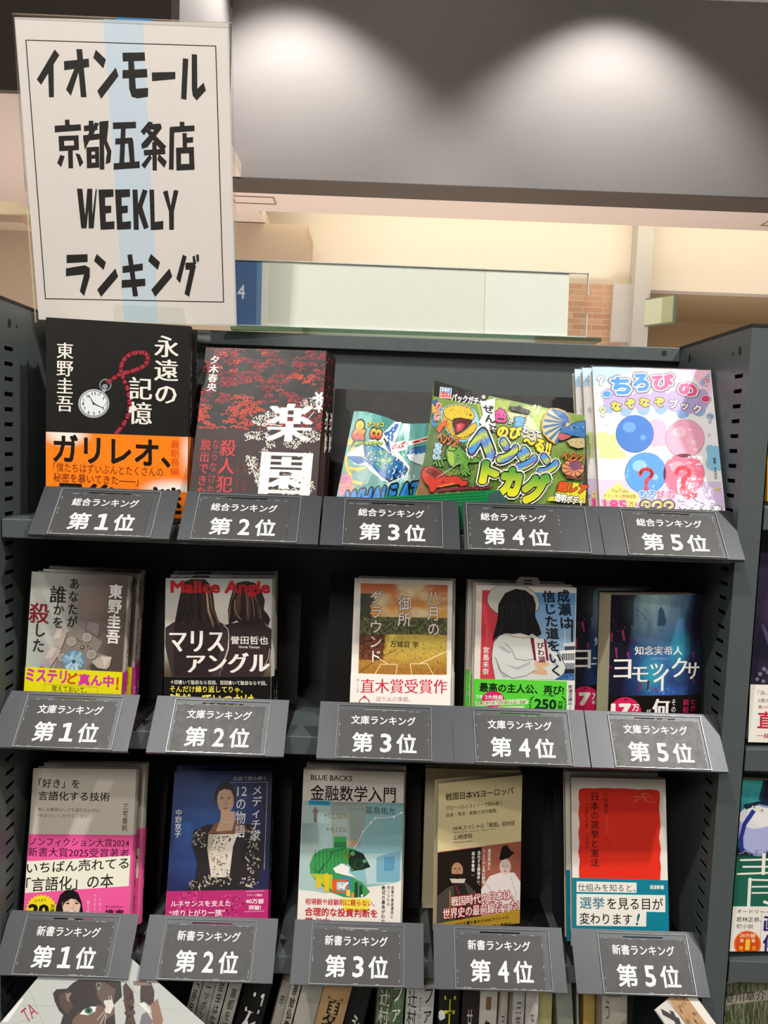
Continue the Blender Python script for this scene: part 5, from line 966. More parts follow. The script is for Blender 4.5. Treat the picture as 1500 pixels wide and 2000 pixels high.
q = crop(560, 1480, 2.6786, [(593, 1502.4), (789.6, 1508), (580.5, 1797), (782, 1803)])
B = Book('pocket_book', 'pale teal pocket book with a green dollar-shaped graphic and red slogan', (-.0742, .8856, -.3726), .1, 12.3, .2, .1149, q, .1626, .1630, Z3, .012, '#ece4dc', group='copies of the teal finance pocket book')
a = B.a
a.t('BLUE BACKS', 126, 88, 218, 28, '#4a3c36', .02)
for k in range(60): a.rect('#8a8078', 86 + k * 8.8, 118 + k * .26, 3.5, 2.2); a.k -= 1
a.up(); a.t('金融数学入門', 126, 140, 446, 82, '#1d1816', .012)
a.grid(lambda s, t: mix(mix('#a9c4c0', '#7fb4bb', s), '#c9d6cf', max(0, min(1, .5 - abs(s - .15) * 2)) * .6), 10, 14, (83, 226), (613, 236), (62, 730), (600, 650))
for c, g in (('#8fbfc6', ((300, 420), (612, 400), (606, 640), (330, 640))), ('#9aa8a2', ((230, 232), (430, 236), (380, 470), (240, 470))), ('#b8d4d4', ((400, 500), (610, 500), (606, 660), (420, 660))), ('#7cb0c2', ((470, 520), (596, 480), (592, 650), (470, 650))), ('#5d97b8', ((510, 520), (566, 515), (562, 590), (510, 592))), ('#c6a98c', ((315, 430), (370, 432), (368, 460), (315, 460))), ('#2f9cc0', ((116, 222), (228, 226), (226, 250), (116, 246)))): a.poly(c, *g)
a.up(); rnd = random.Random(41)
for j in range(22):
    for i in range(24): x, y = 84 + i * 7.2, 345 + j * 7.2; r_ = max(.3, 3.1 - (i * .07 + j * .06)); a.pm.add([a.P(x - r_, y), a.P(x, y - r_), a.P(x + r_, y), a.P(x, y + r_)], '#3f7076')
a.poly('#8d7a74', (132, 285), (150, 252), (168, 285), (158, 285), (158, 338), (142, 338), (142, 285))
a.t('+12,26%', 196, 288, 120, 32, '#857c5a', .012); a.t('+4,13%', 206, 360, 108, 28, '#857c5a', .012); a.t('冨島佑允', 416, 254, 154, 37, '#23323a', 0); a.t('TOMISHIMA YUSUKE', 320, 264, 88, 8, '#5a8a90')
G1, G2 = '#3f9a55', '#24602f'
a.poly(G1, (247, 412), (312, 412), (312, 482), (247, 482)); a.poly('#2f7a48', (247, 440), (312, 440), (312, 482), (247, 482))
a.poly(G1, (120, 560), (140, 505), (190, 476), (270, 468), (350, 474), (400, 500), (438, 570), (395, 585), (350, 590), (320, 555), (280, 552), (245, 575), (250, 600), (330, 618), (400, 655), (436, 700), (400, 735), (300, 728), (225, 700), (160, 650), (124, 605))
a.poly('#1f2c26', (330, 478), (400, 500), (438, 570), (395, 585), (352, 590), (325, 555), (322, 510)); a.ring('#5d9a6a', 376, 555, 20, 9); a.disc('#5d9a6a', 345, 500, 12); a.disc('#5d9a6a', 408, 540, 10); a.ring('#5d9a6a', 345, 580, 10, 5)
for x in range(150, 320, 20): a.line(G2, 2.5, (x, 480), (x, 610)); a.k -= 1
a.up(); a.line(G2, 4, (165, 610), (190, 560), (215, 545), (240, 490), (280, 480), (310, 470)); a.line(G2, 4, (140, 580), (170, 600), (200, 560))
a.poly('#b9c63a', (125, 605), (240, 610), (240, 690), (170, 650)); a.poly('#f2f0ea', (243, 578), (290, 552), (330, 575), (325, 600), (360, 625), (300, 612), (255, 600)); a.ring('#c9b53a', 316, 508, 14, 5)
for x, y, h in ((168, 622, 60), (210, 600, 100)): a.poly('#e8c424', (x - 22, y + 22), (x, y), (x + 22, y + 22), (x + 12, y + 22), (x + 12, y + h), (x - 12, y + h), (x - 12, y + 22))
a.poly('#3f8f9c', (280, 615), (340, 625), (340, 725), (280, 712)); a.poly('#e8622c', (238, 640), (262, 640), (262, 705), (238, 700)); a.frame('#e8622c', 250, 640, 68, 60, 9); a.poly('#bcd6dc', (262, 648), (310, 650), (308, 692), (262, 690)); a.line('#fbfaf5', 9, (275, 664), (286, 686), (320, 652)); a.poly('#e8952c', (338, 705), (352, 705), (352, 732), (338, 732)); a.poly('#f0d24a', (312, 690), (332, 690), (332, 725), (312, 722)); a.poly('#27423c', (356, 650), (372, 650), (372, 734), (356, 734)); a.poly('#27423c', (380, 665), (396, 665), (396, 734), (380, 734))
a.line('#e9eff0', 4, (350, 475), (375, 440), (400, 385), (440, 338), (465, 314), (510, 312), (560, 308), (580, 296), (606, 284))
for x, y in ((400, 385), (440, 338), (465, 314), (560, 308), (600, 286), (394, 720)): a.disc('#f4f6f4', x, y, 6)
a.poly('#f0eae2', (60, 690), (160, 700), (300, 735), (430, 725), (470, 690), (606, 640), (600, 880), (50, 880)); a.poly('#eee34e', (285, 735), (440, 735), (430, 800), (300, 800))
RD = '#c5202a'
a.t('相場観や経験則に頼らない、', 98, 733, 364, 34, RD, .02); a.t('合理的な投資判断を', 96, 780, 380, 46, RD, .03); a.t('学ぶ本', 96, 832, 134, 44, RD, .03); a.v('数式の基本がわかる', 498, 668, 20, 220, '#231d1b', .02, sv=-.02); a.v('用いられる', 526, 668, 15, 104, '#231d1b', .01, sv=-.02); a.v('投資や資産運用に', 547, 668, 15, 170, '#231d1b', .01, sv=-.02)
B.done([('second copy of the teal finance pocket book, hidden close behind the first', .002, 0, 0, 0)])

q = crop(560, 1480, 2.6786, [(858.7, 1531.5), (1019, 1513), (851, 1801), (1015.5, 1808.5)])
B = Book('pocket_book', 'cream pocket book on two portraits standing askew in front of its twin', (.0761, .8378, -.3636), 15.7, 2.2, .9, .0990, q, .1540, .1732, Z3, .012, '#e6d6a4', band=(1000, 458), bandcol='#a65f4e', group='copies of the cream history pocket book', H=.1722)
a = B.a; DK = '#241f1a'
a.t('戦国日本VSヨーロッパ', 835, 186, 350, 38, DK, .016, sh=-.11); a.t('グローバルヒストリーで読み解く', 836, 250, 290, 23, DK, .006, sh=-.11); a.t('信長・秀吉・家康の対外戦略', 836, 287, 260, 22, DK, .006, sh=-.11); a.t('NHKスペシャル「戦国」取材班', 873, 351, 320, 26, DK, .01, sh=-.1); a.t('NHK Special "Sengoku" Report Team', 874, 382, 222, 9, DK, 0, sh=-.1); a.t('山崎啓明', 873, 398, 96, 27, DK, .008, sh=-.1); a.t('Yamazaki Keimei', 874, 432, 98, 9, DK, 0, sh=-.1)
b = B.b
b.poly('#1f1814', (790, 490), (1018, 458), (1016, 870), (778, 900))
b.poly('#4b463e', (782, 720), (840, 670), (930, 640), (990, 700), (1010, 860), (778, 885)); b.poly('#2b2622', (870, 660), (925, 640), (945, 700), (925, 860), (880, 860)); b.disc('#2a1c14', 888, 575, 40, 52); b.disc('#b98c6c', 890, 582, 30, 42); b.poly('#2a1c14', (862, 600), (918, 600), (905, 640), (875, 640)); b.poly('#d6cdbc', (850, 625), (935, 625), (925, 648), (862, 648)); b.line('#8f2a22', 6, (880, 660), (905, 720), (900, 780)); b.line('#b8964a', 4, (850, 690), (850, 840))
b.poly('#e9dedd', (1015, 680), (1060, 610), (1120, 590), (1190, 590), (1225, 640), (1222, 800), (1016, 840)); b.disc('#e2cdc0', 1142, 560, 30, 42); b.poly('#1d1815', (1110, 522), (1125, 455), (1150, 445), (1170, 475), (1190, 485), (1165, 510), (1130, 525)); b.line('#b9a9a6', 3, (1040, 650), (1090, 720), (1080, 800)); b.line('#b9a9a6', 3, (1170, 610), (1200, 700), (1190, 800))
for x in (878, 902): b.disc('#2a1a14', x, 572, 5, 3)
b.line('#8a5f48', 3, (890, 575), (893, 595)); b.disc('#1f1511', 890, 618, 14, 8)
for x in (1132, 1152): b.disc('#3a2620', x, 556, 4, 2)
b.line('#b0908a', 2, (1142, 560), (1140, 575)); b.disc('#a05a58', 1141, 584, 7, 3)
WH = '#f7f2ec'
for t_, x, y, h in (('豊臣秀吉と', 1050, 467, 110), ('フェリペ2世の野望、', 1022, 473, 185), ('進化する覇権争い、', 996, 478, 180), ('銀の争奪戦…', 966, 482, 125)): b.v(t_, x, y, 17, h, WH, .015)
O = (('#a81f2c', .09),)
b.t('戦国時代の日本は、', 856, 722, 330, 52, WH, -.02, O, sh=-.13); b.t('世界史の最前線だった!', 812, 786, 402, 56, WH, -.02, O, sh=-.13)
b.poly('#b8922e', (776, 865), (1222, 786), (1220, 960), (770, 1000)); b.t('大きな反響を集めたNHKスペシャル', 862, 862, 300, 21, '#221a10', .02, sh=-.15); b.t('「戦国と日本」待望の書籍化!', 930, 892, 250, 21, '#221a10', .02, sh=-.15); b.poly('#1c1712', (776, 920), (1220, 862), (1220, 1000), (770, 1000))
B.done()
B2 = Book('pocket_book', 'plain cream pocket book standing upright behind the askew portrait one', (0.0688, .930, -0.3850), 0, 2, .6, .113, q, .17, .17, Z3, .012, '#dfd3ae')
B2.done()

q = crop(1000, 1480, 3, [(1115, 1518), (1300, 1523), (1119, 1810), (1306, 1811.7)])
B = Book('pocket_book', 'white pocket book with a wavy red panel and a teal band', (.2311, .8844, -.3710), -3.0, 11.0, 1.8, .1062, q, .1623, .1600, Z3, .0125, '#ece6dd', band=(600, 711), bandcol='#0f8098', group='copies of the red panel pocket book')
a = B.a
pts = [(392, 190), (400, 182), (430, 177), (480, 180), (540, 176), (600, 181), (650, 179), (700, 184), (750, 188), (800, 186), (850, 190), (866, 202), (868, 240), (862, 300), (868, 350), (870, 410), (862, 470), (872, 540), (866, 590), (872, 640), (868, 720), (394, 720), (392, 650), (397, 600), (388, 560), (394, 500), (388, 440), (396, 390), (388, 330), (394, 270), (388, 230)]
a.poly('#e5301f', *pts)
a.v('日本の選挙と憲法', 459, 205, 50, 436, '#2a0f0b', -.014, sv=.004); a.v('――「公正な代表」とは何か', 424, 206, 24, 328, '#3a130d', 0, sv=.01); a.v('只野雅人', 536, 206, 28, 125, '#3a130d', 0, sv=.01); a.v('Masato Tadano', 549, 345, 10, 100, '#f0907f')
for pp in (((690, 235), (730, 225), (770, 240), (800, 262), (835, 265)), ((710, 262), (750, 240), (790, 208)), ((755, 215), (785, 240), (770, 265)), ((760, 208), (800, 215), (825, 240)), ((775, 235), (810, 225)), ((735, 232), (720, 250))): a.line('#f28a76', 2, *pp)
b = B.b; WH = '#f0ece4'; DK = '#1c1817'
b.poly(WH, (378, 724), (729, 733), (728, 792), (378, 786)); b.t('仕組みを知ると、', 386, 737, 336, 44, DK, 0); b.t('岩波新書', 806, 746, 82, 25, WH, .03); b.poly(WH, (378, 797), (896, 806), (896, 905), (786, 902), (784, 988), (378, 982))
b.t('選挙', 396, 814, 146, 70, '#0f7088', .008); b.t('を見る目が', 556, 818, 326, 70, DK, .01); b.t('変わります', 396, 906, 306, 68, DK, .01); b.t('!', 735, 912, 16, 68, '#0f7088', .02, sv=-.2)
B.done([('second copy of the red panel pocket book, slightly left behind the first', -.004, 0, 0, 0)])
# ================================================================== BOOKS OF THE NEXT RACK (right edge)
def plain_box_book(name, label, tl, yaw, lean, roll, W, quad, vL, vR, zb, T, cover, **k):
    return Book(name, label, tl, yaw, lean, roll, W, quad, vL, vR, zb, T, cover, **k)
k = 1.009
q = crop(1380, 1480, 3.85, [(1480, 1080), (1700, 1086), (1457, 1448), (1690, 1455)])
B = Book('hardcover_book', 'dark purple hardcover with a white band, cut by the right edge of the picture', (.4024 * k, .8424 * k, -.1000 * k), 3.8, 4.7, -.6, .1293 * k, q, .2012 * k, .2023 * k, NZ[1], .02, '#1e1a2b', tc=.002, band=(462, -565), bandcol='#eae6dd', cat='book')
a = B.a; Y = lambda x, y: ((x - 1380) * 3.85, (y - 1480) * 3.85); rnd = random.Random(51)
a.grid(lambda s, t: mix('#1b1828', '#3a2f4c', max(0, fbm(s * 4, t * 5, 3) + .25)), 14, 22, Y(1480, 1080), Y(1700, 1086), Y(1464, 1335), Y(1692, 1340))
for x, y, r_ in ((1484, 1312, 5), (1492, 1302, 5), (1500, 1308, 6), (1478, 1322, 4), (1512, 1300, 6), (1490, 1326, 4)):
    for kk in range(5): a.disc('#7a7886', Y(x, y)[0] + 9 * math.cos(kk * 1.257), Y(x, y)[1] + 9 * math.sin(kk * 1.257), r_ * 1.6, n=8); a.k -= 1
a.up(); a.taper('#4a4066', [Y(1490, 1215), Y(1500, 1240), Y(1505, 1270)], [12, 34, 6])
b = B.b
b.t('『汝、星のごとく』', *Y(1478, 1344), 84 * 3.85, 9 * 3.85, '#2a2626', 0); b.t('2度の本屋大賞', *Y(1478, 1360), 66 * 3.85, 8 * 3.85, '#2a2626', 0); b.t('第175回', *Y(1478, 1374), 33 * 3.85, 7 * 3.85, '#b03048', .01); b.t('直木賞', *Y(1477, 1386), 105 * 3.85, 36 * 3.85, '#c02040', .02); b.t('一緒に生きたい。', *Y(1475, 1430), 100 * 3.85, 11 * 3.85, '#b03048', .01)
B.done()
q = crop(1380, 1480, 3.85, [(1449, 1524), (1665, 1528), (1421, 1863), (1645, 1868)])
B = Book('hardcover_book', 'green hardcover with a white ball painting and a large orange seal on its band', (.4026 * k, .8375 * k, -.3478 * k), 7.0, 4.4, -2.3, .1334 * k, q, .1891 * k, .1924 * k, NZ[2], .02, '#1d5a49', tc=.002, band=(300, 1108), bandcol='#ebe7e0')
a = B.a
a.grid(lambda s, t: mix(mix('#3fa8a4', '#1d6a78', min(1, t * 3)) if t < .24 else '#14161a' if t < .6 and t > .53 else '#1f6350', '#123c36', max(0, fbm(s * 5, t * 7, 6)) * .7), 14, 26, Y(1449, 1524), Y(1665, 1528), Y(1428, 1768), Y(1652, 1772))
a.poly('#16324c', Y(1483, 1560), Y(1492, 1524), Y(1600, 1526), Y(1560, 1590), Y(1500, 1575)); a.poly('#241c2c', Y(1492, 1560), Y(1497, 1525), Y(1560, 1526), Y(1540, 1575))
a.disc('#8d93c8', 395, 530, 160, 200, n=36); a.disc('#a9aed8', 385, 560, 135, 150); a.disc('#d9d9de', 370, 440, 120, 85); a.disc('#e4e2e2', 440, 440, 100, 70); a.taper('#2c3690', [(265, 690), (262, 590), (290, 490), (360, 390)], [30, 30, 32, 34])
a.poly('#1c2838', (280, 350), (400, 322), (560, 330), (600, 400), (480, 360), (400, 345), (300, 385)); a.poly('#d9d6cf', (345, 355), (420, 370), (442, 395), (420, 412), (350, 378)); a.disc('#8a8a94', 362, 366, 8); a.disc('#8a8a94', 420, 390, 8); a.leaves(random.Random(7), 400, 700, 160, 24, 40, ['#20242c', '#8d93c8'], 12)
WH = '#ece9e0'
for pp, w in ((((255, 758), (560, 750)), 14), (((275, 808), (560, 806)), 14), (((232, 862), (580, 848)), 14), (((432, 712), (424, 860)), 26), (((325, 905), (560, 910)), 14), (((325, 898), (312, 1100)), 24), (((340, 958), (560, 955)), 12), (((340, 1005), (560, 1002)), 12), (((430, 1072), (480, 1090)), 22), (((560, 900), (550, 1100)), 24)): a.line(WH, w, *pp)
b = B.b
b.t('オードリー・', 222, 1128, 240, 30, '#33302e', .01); b.t('若林正恭、', 218, 1185, 190, 38, '#33302e', .01); b.t('初小説', 216, 1238, 130, 36, '#33302e', .0); b.frame('#7a7890', 412, 1150, 330, 310, 2); b.t('画', 428, 1180, 130, 120, '#2a2a70', .03); b.t('候', 420, 1320, 140, 130, '#2a2a70', .03)
b.burst('#e8641e', 298, 1395, 98, 108, 34); b.disc('#d8481a', 298, 1395, 90, 90); b.t('29万部', 242, 1312, 118, 32, '#f6e6c0', .02); b.t('突', 242, 1352, 28, 30, '#f6e6c0', .02); b.t('破', 330, 1352, 28, 30, '#f6e6c0', .02); b.t('第', 232, 1408, 32, 32, '#f2c83a', .02); b.t('1', 284, 1355, 34, 86, '#f2c83a', .05); b.t('位', 332, 1408, 32, 32, '#f2c83a', .02); b.t('Amazon', 246, 1447, 92, 22, '#f2c83a', .02)
B.done()
q = crop(1380, 1480, 3.85, [(1418, 1906), (1640, 1912), (1396, 2200), (1625, 2206)])
B = Book('hardcover_book', 'hardcover with a green reed drawing and two pale title strips, lowest at the right edge', (.4075, .872, -.580), 5, 6, -2, .142, q, .19, .19, NZ[3], .02, '#7d8f4a', tc=.002, H=.19)
a = B.a; rnd = random.Random(61); a.poly('#a8aa90', (140, 1630), (620, 1640), (620, 2700), (60, 2700))
for _ in range(500): x, y = rnd.uniform(160, 520), rnd.uniform(1640, 2150); a.line(rnd.choice(['#5f8a35', '#86a83c', '#a9b85a', '#6c7a40', '#3f5a25', '#8a8a72']), rnd.uniform(3, 7), (x, y), (x + rnd.uniform(-12, 12), y + rnd.uniform(40, 120)), lay=False)
a.up(); 
for _ in range(60): x, y = rnd.uniform(120, 290), rnd.uniform(1650, 2150); a.line('#6a665c', 3, (x, y), (x + rnd.uniform(-60, 60), y + rnd.uniform(-50, 50)), lay=False)
a.up(); a.poly('#d6d0c0', (130, 1740), (560, 1665), (560, 1735), (128, 1790)); a.poly('#d6d0c0', (180, 1868), (560, 1820), (560, 1890), (178, 1920)); a.t('ピノザの診察室', 135, 1722, 560, 60, '#2c2a26', 0, sh=-.08); a.t('夏川草介', 205, 1850, 300, 62, '#2c2a26', 0, sh=-.08)
B.done()
# yellow and black cover on the top shelf
r = empty('hardcover_book', 'yellow and black book cut by the right edge on the upper neighbouring shelf', 'book', (XN + .016 + .065, .852, NZ[0] + .0042), (-9 * D2R, 0, 0)); p = PM()
p.box(-.065, .065, 0, .002, 0, .19, '#e8a018'); p.box(-.065, .065, .018, .020, 0, .19, '#e8a018'); p.box(.063, .065, 0, .02, 0, .19, '#e8a018')
for z0, z1, c in ((.047, .062, '#ead9a0'), (.030, .045, '#2a2218'), (.012, .027, '#f0ac1c')): p.mesh([(-.064, -.0002, z0), (.06, -.0002, z0), (.06, -.0002, z1), (-.064, -.0002, z1)], [(0, 1, 2, 3)], c)
p.obj('cover', M_PRINT, r); p = PM(); p.box(-.0645, .062, .0025, .0175, .001, .188); p.obj('page_block', M_PAGE, r)

# ================================================================== SPINE-OUT BOOKS ON THE BOTTOM SHELF
SPY = .845
QS = SPY / .815
def spine_book(label, x, w, ztop, col, text=(), roll=0, y=SPY, depth=.13, name='book', art=None, page='#d8ccb0', bow=.0015):
    """spine at y=0 facing out; x is where the spine's middle stands at its top"""
    ztop = CZ - (CZ - ztop) * QS; w *= QS; zb = Z4 + .001; L_ = ztop - zb; rr = roll * D2R
    H = (L_ - w / 2 * abs(math.sin(rr))) / math.cos(rr)
    xb = x - H * math.sin(rr); zlift = w / 2 * abs(math.sin(rr)) + .0003
    r = empty(name, label, 'book', (xb, y, zb + zlift), (0, rr, 0), 'spine-out books on the bottom shelf'); p = PM(); n = 6
    arc = [(-w / 2 + w * i / n, -bow * math.sin(math.pi * i / n)) for i in range(n + 1)]
    for (a0, b0), (a1, b1) in zip(arc, arc[1:]): p.add([(a0, b0, 0), (a1, b1, 0), (a1, b1, H), (a0, b0, H)], col)
    p.box(-w / 2, -w / 2 + .001, 0, depth, 0, H, col); p.box(w / 2 - .001, w / 2, 0, depth, 0, H, col)
    a = Art(p, [(0, 0), (1, 0), (0, 1), (1, 1)], w, .1, .1, lambda u, v, k: (u - w / 2, -bow * math.sin(math.pi * max(0, min(1, u / w))) - k - .00025, H - v)); a.clip = (0, w, 0, H)
    for t_, x0, y0, w0, h0, c, b_ in text: a.v(t_, x0, y0, w0, h0, c, b_)
    if art: art(a)
    p.obj('cover', M_PRINT, r)
    q = PM(); q.box(-w / 2 + .0011, w / 2 - .0011, .001, depth - .001, .001, H - .0025); q.obj('page_block', M_PAGE, r); return r
DK = '#26221f'
def sx(p0): return QS * (.001 + (p0 - 750 - .0369 * (1935 - 1000)) / 1564.9 * .885)
sp = lambda lab, p0, p1, top, col, text=(), roll=0, **k: spine_book(lab, sx((p0 + p1) / 2 + 0), (p1 - p0) / 1564.9 * .885 - .0006, top, col, text, roll, **k)
sp('slim pale book on immigrant nations, leftmost spine of the bottom shelf', 467, 485, .922, '#c9c4ba', (('「移民国家」', .22, .06, .5, .8, DK, .004),), 13)
sp('pale spine on migration standing second among the leaning books', 487, 511, .924, '#c4bfb6', (('ニッポンの移民', .25, .05, .48, .85, DK, .004),), 13)
sp('pale spine on insects standing between the migration and city books', 512, 534, .925, '#cbc6bd', (('昆虫はなぜ海', .25, .06, .5, .8, DK, .01),), 13)
sp('pale spine on a garrison town beside the thick black book', 536, 561, .925, '#c6c1b8', (('軍都を歩く', .28, .14, .48, .66, DK, .004),), 13)
sp('thick black book with big white lettering leaning on the bottom shelf', 566, 616, .921, '#191817', (('「石球', .2, .12, .62, 1.0, '#f0ece4', .02),), 13, bow=.004)
sp('pale spine with two spaced characters next to the thick black book', 633, 651, .922, '#c2bcb1', (('年', .25, .16, .5, .14, DK, .0), ('首', .25, .62, .5, .16, DK, 0)), 12)
sp('slim pale spine on early Buddhism', 652, 672, .924, '#cfcabf', (('原始仏教', .28, .06, .5, .56, DK, .02),), 12)
sp('plain light grey spine with faint lettering', 674, 714, .923, '#b9b6ad', (('ここ', .4, .62, .26, .3, '#5a5650', 0),), 12)
sp('wide tan spine marked with one large black character', 715, 768, .922, '#d2aa78', (('夏', .22, .16, .58, .36, DK, .005),), 12, bow=.004)
sp('black spine with white lettering beside the wide tan one', 769, 806, .922, '#201f1e', (('永遠の', .28, .36, .5, .9, '#e9e6df', .01),), 11, bow=.003)
def mott(a, cols, n=220): a.leaves(random.Random(71), .5, .5, .5, .6, n, cols, .045)
def green(a): mott(a, ['#4f6a4a', '#6f8a62', '#8a6a4a', '#3a4a3a', '#9aa890', '#5a3a2c']); a.up(); a.v('辻村深月', .1, .08, .36, .85, '#eef0e6', .006); a.v('ファイア', .56, .05, .36, .85, '#eef0e6', .006)
def white(a): a.v('辻村深月', .06, .08, .32, .85, DK, .004); a.v('ファイア', .62, .05, .34, .85, DK, .004); a.v('TSUJIMURA', .44, .15, .12, .8, '#8a6a5a', 0)
def king(a): a.v('王国', .22, .16, .62, .9, '#d9d82c', .01); a.poly('#e9e6df', (-.05, .36), (.12, .33), (.3, .34), (.32, .42), (.1, .46), (.0, .43)) 
def hurry(a): a.t('急', .24, .42, .5, .24, DK, .05); a.rect('#8a6a4a', .34, .14, .3, .16, sh=0, sv=0)
sp('mottled green novel spine with a pale vertical title', 815, 868, .925, '#5c7256', (), 2, art=green, bow=.003)
sp('white twin of the mottled green novel, standing at its right', 870, 924, .924, '#d8d8d4', (), 1, art=white, bow=.003)
sp('black spine with bright yellow characters and a small white figure', 932, 972, .927, '#1b1c18', (), 0, art=king, bow=.002)
sp('dark brown spine with pale lettering next to the yellow lettered black one', 977, 1009, .926, '#33272a', (('甘い', .3, .3, .34, .6, '#d9d2cc', .005),), 0)
sp('white spine with one bold black character', 1010, 1044, .926, '#d9d5ce', (), 0, art=hurry, bow=.002)
sp('short spine with an orange top, sunk between taller white books', 1052, 1070, .907, '#d2cdc4', (('三上', .3, .3, .4, .3, DK, 0),), 0, art=lambda a: a.rect('#e8741c', 0, 0, 1, .2, sh=0, sv=0), y=.862)
sp('pale spine on an imperial prince', 1073, 1096, .926, '#cbc7c0', (('三笠宮一', .28, .2, .46, .6, DK, 0),), 0)
sp('pale spine with a small red mark in its title', 1097, 1122, .926, '#cfcac4', (('なぜ', .36, .32, .36, .24, DK, .0), ('働', .36, .56, .36, .12, '#c0302a', .01), ('いて', .36, .7, .36, .25, DK, 0)), -1)
sp('pale yellow spine standing above its neighbours', 1125, 1156, .938, '#cfc98e', (('女', .3, .82, .5, .12, DK, 0),), -1, y=.865)
sp('pale grey green paperback right of the yellow spine', 1158, 1190, .920, '#a9ada0', (), -6, y=.86)
sp('small buff yellow spine standing low near the right end', 1216, 1239, .909, '#c9a95c', (('百', .3, .5, .4, .2, DK, 0),), -3, y=.865)
sp('cream white spine with brushed lettering near the right end', 1242, 1291, .918, '#cdc6ba', (('はい', .56, .44, .24, .5, DK, 0), ('うた', .1, .05, .2, .5, '#5a544c', 0)), -3, bow=.004)
# grey divider, and the books that lean left against the side panel
r = empty('shelf_divider', 'thin grey plastic divider tilted between the bottom shelf books', 'divider', (sx(1203) + .0120, .866, Z4 + .001), (0, -4.4 * D2R, 0)); p = PM(); p.box(0, .0018, 0, .12, .0004, .186); p.obj('panel', mat('grey_divider_plastic', '#8d908c', rough=.4), r); p = PM(); p.box(-.0004, .0022, -.002, 0, .0006, .186); p.obj('front_edge', mat('divider_edge_plastic', '#a9aca8', rough=.35), r)
# narrow booklet slumped in front of the right end of the row
R = pose(0, 42, 33); r = empty('booklet', 'white booklet with woodgrain, ink strokes and a red triangle at the bottom right corner', 'booklet', (.350, .814, .9344), R.to_euler()); p = PM(); W, H = .046, .29
p.box(-W, 0, 0, .0006, -H, 0, '#d8d2c8'); p.box(-W, 0, .0034, .004, -H, 0, '#d8d2c8'); p.box(-.0006, 0, 0, .004, -H, 0, '#e4dfd6')
a = Art(p, [(0, 0), (1, 0), (0, 1), (1, 1)], W, .1, .1, lambda u, v, k: (u - W, -k, -v)); a.clip = (0, W, 0, H)
a.poly('#c3c0bd', (0, 0), (.42, 0), (.3, 3), (0, 3)); a.poly('#a9845a', (.40, 0), (.8, 0), (.86, 3), (.34, 3)); a.leaves(random.Random(5), .6, .8, .2, .9, 140, ['#8a6238', '#b98c5c', '#6c4a2a'], .035)
for pp in (((.1, .05), (.3, .2), (.16, .4)), ((.3, .1), (.2, .3), (.34, .5)), ((.14, .4), (.3, .55), (.22, .8))): a.taper('#1b1d22', list(pp), [.07, .1, .03])
a.line('#1b1d22', .012, (.36, 0), (.44, .3), (.42, .6), (.36, .9)); a.poly('#c8242a', (.8, .42), (1, .66), (1, 1.1), (.86, 1.0))
p.obj('cover', M_PRINT, r); p = PM(); p.box(-W + .0005, -.0008, .0007, .0033, -H + .0005, -.0005); p.obj('page_block', M_PAGE, r)

# picture book with the cat, tilted on its corner against the rack's lowest lip
S_ = .230; R = pose(0, 42, 57); w = Vector(R.col[2]); u = Vector(R.col[0])
rt_ = empty('picture_book', 'large pale picture book with a painted cat, tilted corner up at the bottom left', 'book', (-.3043, .8425, .9675), R.to_euler()); p = PM()
p.box(-S_, 0, 0, .0008, -S_, 0, '#b4b8b5'); p.box(-S_, 0, .0052, .006, -S_, 0, '#b4b8b5'); p.box(-S_, -S_ + .0008, 0, .006, -S_, 0, '#c9ccc8')
c57, s57 = math.cos(57 * D2R), math.sin(57 * D2R)
loc = lambda X, s_: ((X + .3043) * c57 + (s_ - .037) * s57, -((X + .3043) * -s57 + (s_ - .037) * c57))
a = Art(p, [(0, 0), (1, 0), (0, 1), (1, 1)], 1, 1, 1, lambda uu, v, k: (uu, -k, -v))
a.h = homog([(350, 1085), (0, 1500), (1500, 1100), (1925, 1500)], [loc(-.3424, -.0223), loc(-.3673, -.061), loc(-.2188, -.0207), loc(-.1669, -.0557)]); a.clip = (-S_, 0, 0, S_)
LNc = '#8d918e'
for pp in (((255, 1160), (420, 1560)), ((100, 1300), (640, 1345)), ((1300, 1330), (1900, 1350)), ((1240, 1100), (1500, 1480)), ((0, 1560), (330, 1450))): a.line(LNc, 4, *pp)
a.poly('#d9dcda', (0, 1500), (200, 1270), (218, 1280), (60, 1500))
a.t('TA', 185, 1400, 110, 120, '#9c2a3a', .0, sh=-.9, sv=.5)
a.poly('#2a2224', (505, 1220), (540, 1180), (640, 1175), (700, 1120), (760, 1085), (1010, 1090), (1170, 1100), (1180, 1250), (1100, 1330), (1110, 1560), (560, 1560), (600, 1430), (560, 1390), (520, 1300))
a.poly('#4a3834', (560, 1240), (640, 1200), (690, 1210), (660, 1270), (700, 1350), (640, 1420), (580, 1360)); a.poly('#8a7268', (625, 1225), (690, 1215), (660, 1260), (665, 1310), (640, 1290))
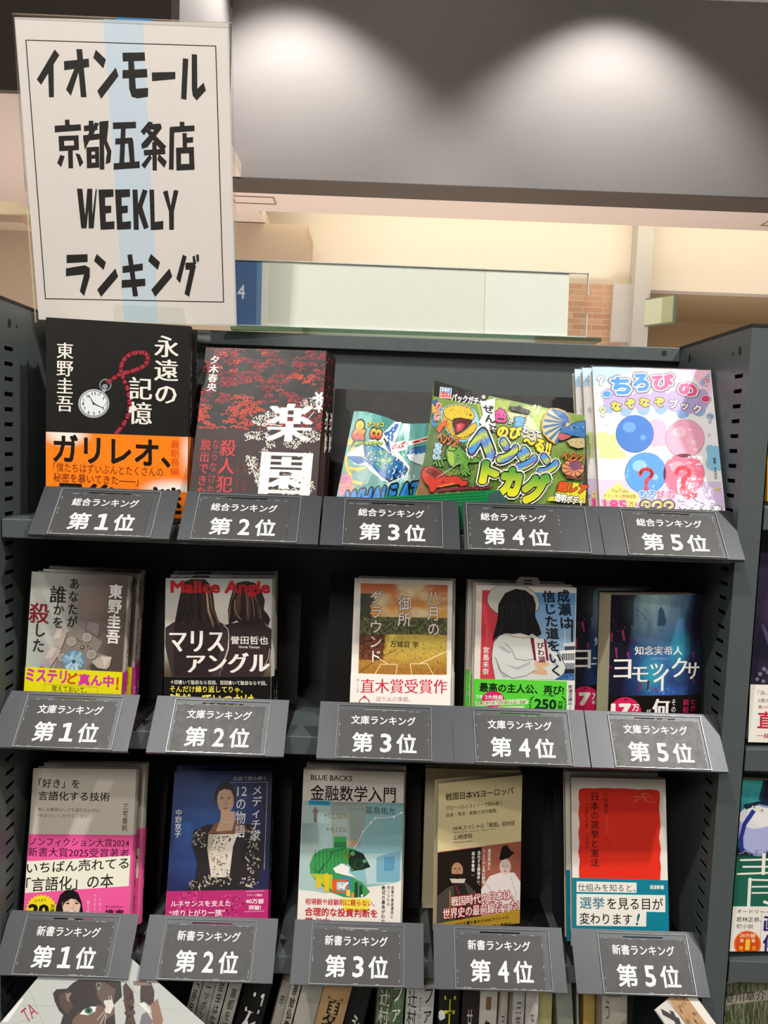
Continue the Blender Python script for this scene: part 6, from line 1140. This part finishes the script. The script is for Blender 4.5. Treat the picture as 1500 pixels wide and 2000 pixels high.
a.poly('#6b5348', (690, 1480), (760, 1400), (940, 1330), (1010, 1360), (1090, 1330), (1100, 1420), (1010, 1480), (960, 1560), (680, 1560)); a.poly('#5b4a44', (920, 1130), (1010, 1110), (1120, 1180), (1090, 1310), (1000, 1330), (940, 1260)); a.poly('#cfc9c2', (1000, 1290), (1080, 1280), (1100, 1340), (1060, 1420), (1010, 1410))
a.poly('#b9b0a8', (750, 1425), (800, 1370), (880, 1340), (930, 1345), (915, 1400), (840, 1435)); a.poly('#e9ebe6', (765, 1420), (805, 1375), (880, 1350), (920, 1350), (905, 1395), (835, 1428)); a.disc('#3f7a6c', 848, 1388, 42, 34); a.disc('#151515', 848, 1388, 20, 22); a.line('#151112', 9, (750, 1425), (800, 1370), (880, 1342), (932, 1345)); a.poly('#7f8a72', (930, 1120), (975, 1110), (968, 1170), (950, 1200)); a.disc('#151515', 953, 1140, 12, 20)
a.poly('#4f3a34', (960, 1310), (1010, 1330), (1020, 1370), (980, 1345)); 
for pp in (((1000, 1400), (930, 1480)), ((1010, 1420), (960, 1520)), ((1020, 1430), (1000, 1540)), ((1050, 1250), (1060, 1330)), ((1070, 1240), (1090, 1330))): a.line('#e0dcd4', 4, *pp)
for g, c in ((((1190, 1150), (1220, 1110), (1290, 1200), (1300, 1300), (1280, 1400), (1320, 1560), (1190, 1560), (1220, 1440), (1200, 1320)), '#4a3632'), (((1370, 1120), (1470, 1110), (1500, 1200), (1490, 1330), (1450, 1340), (1400, 1300), (1360, 1310), (1360, 1200)), '#3a2d2c'), (((1460, 1330), (1530, 1270), (1580, 1480), (1560, 1560), (1480, 1520)), '#8a6656'), (((1340, 1320), (1400, 1310), (1460, 1400), (1440, 1420)), '#d5d6d2'), (((1370, 1430), (1420, 1400), (1480, 1500), (1440, 1560), (1340, 1560)), '#6c6a72'), (((1290, 1100), (1400, 1090), (1480, 1140), (1300, 1140)), '#7d6a60')): a.poly(c, *g)
a.leaves(random.Random(4), 1250, 1350, 45, 170, 50, ['#523e39', '#42302d'], 22)
p.obj('cover', M_PRINT, rt_)
p = PM(); p.box(-S_ + .001, -.0005, .0009, .0051, -S_ + .0005, -.0005); p.obj('page_block', mat('picture_book_pages', '#dfdcd4', rough=.8), rt_)
bpy.data.objects.remove(_to)
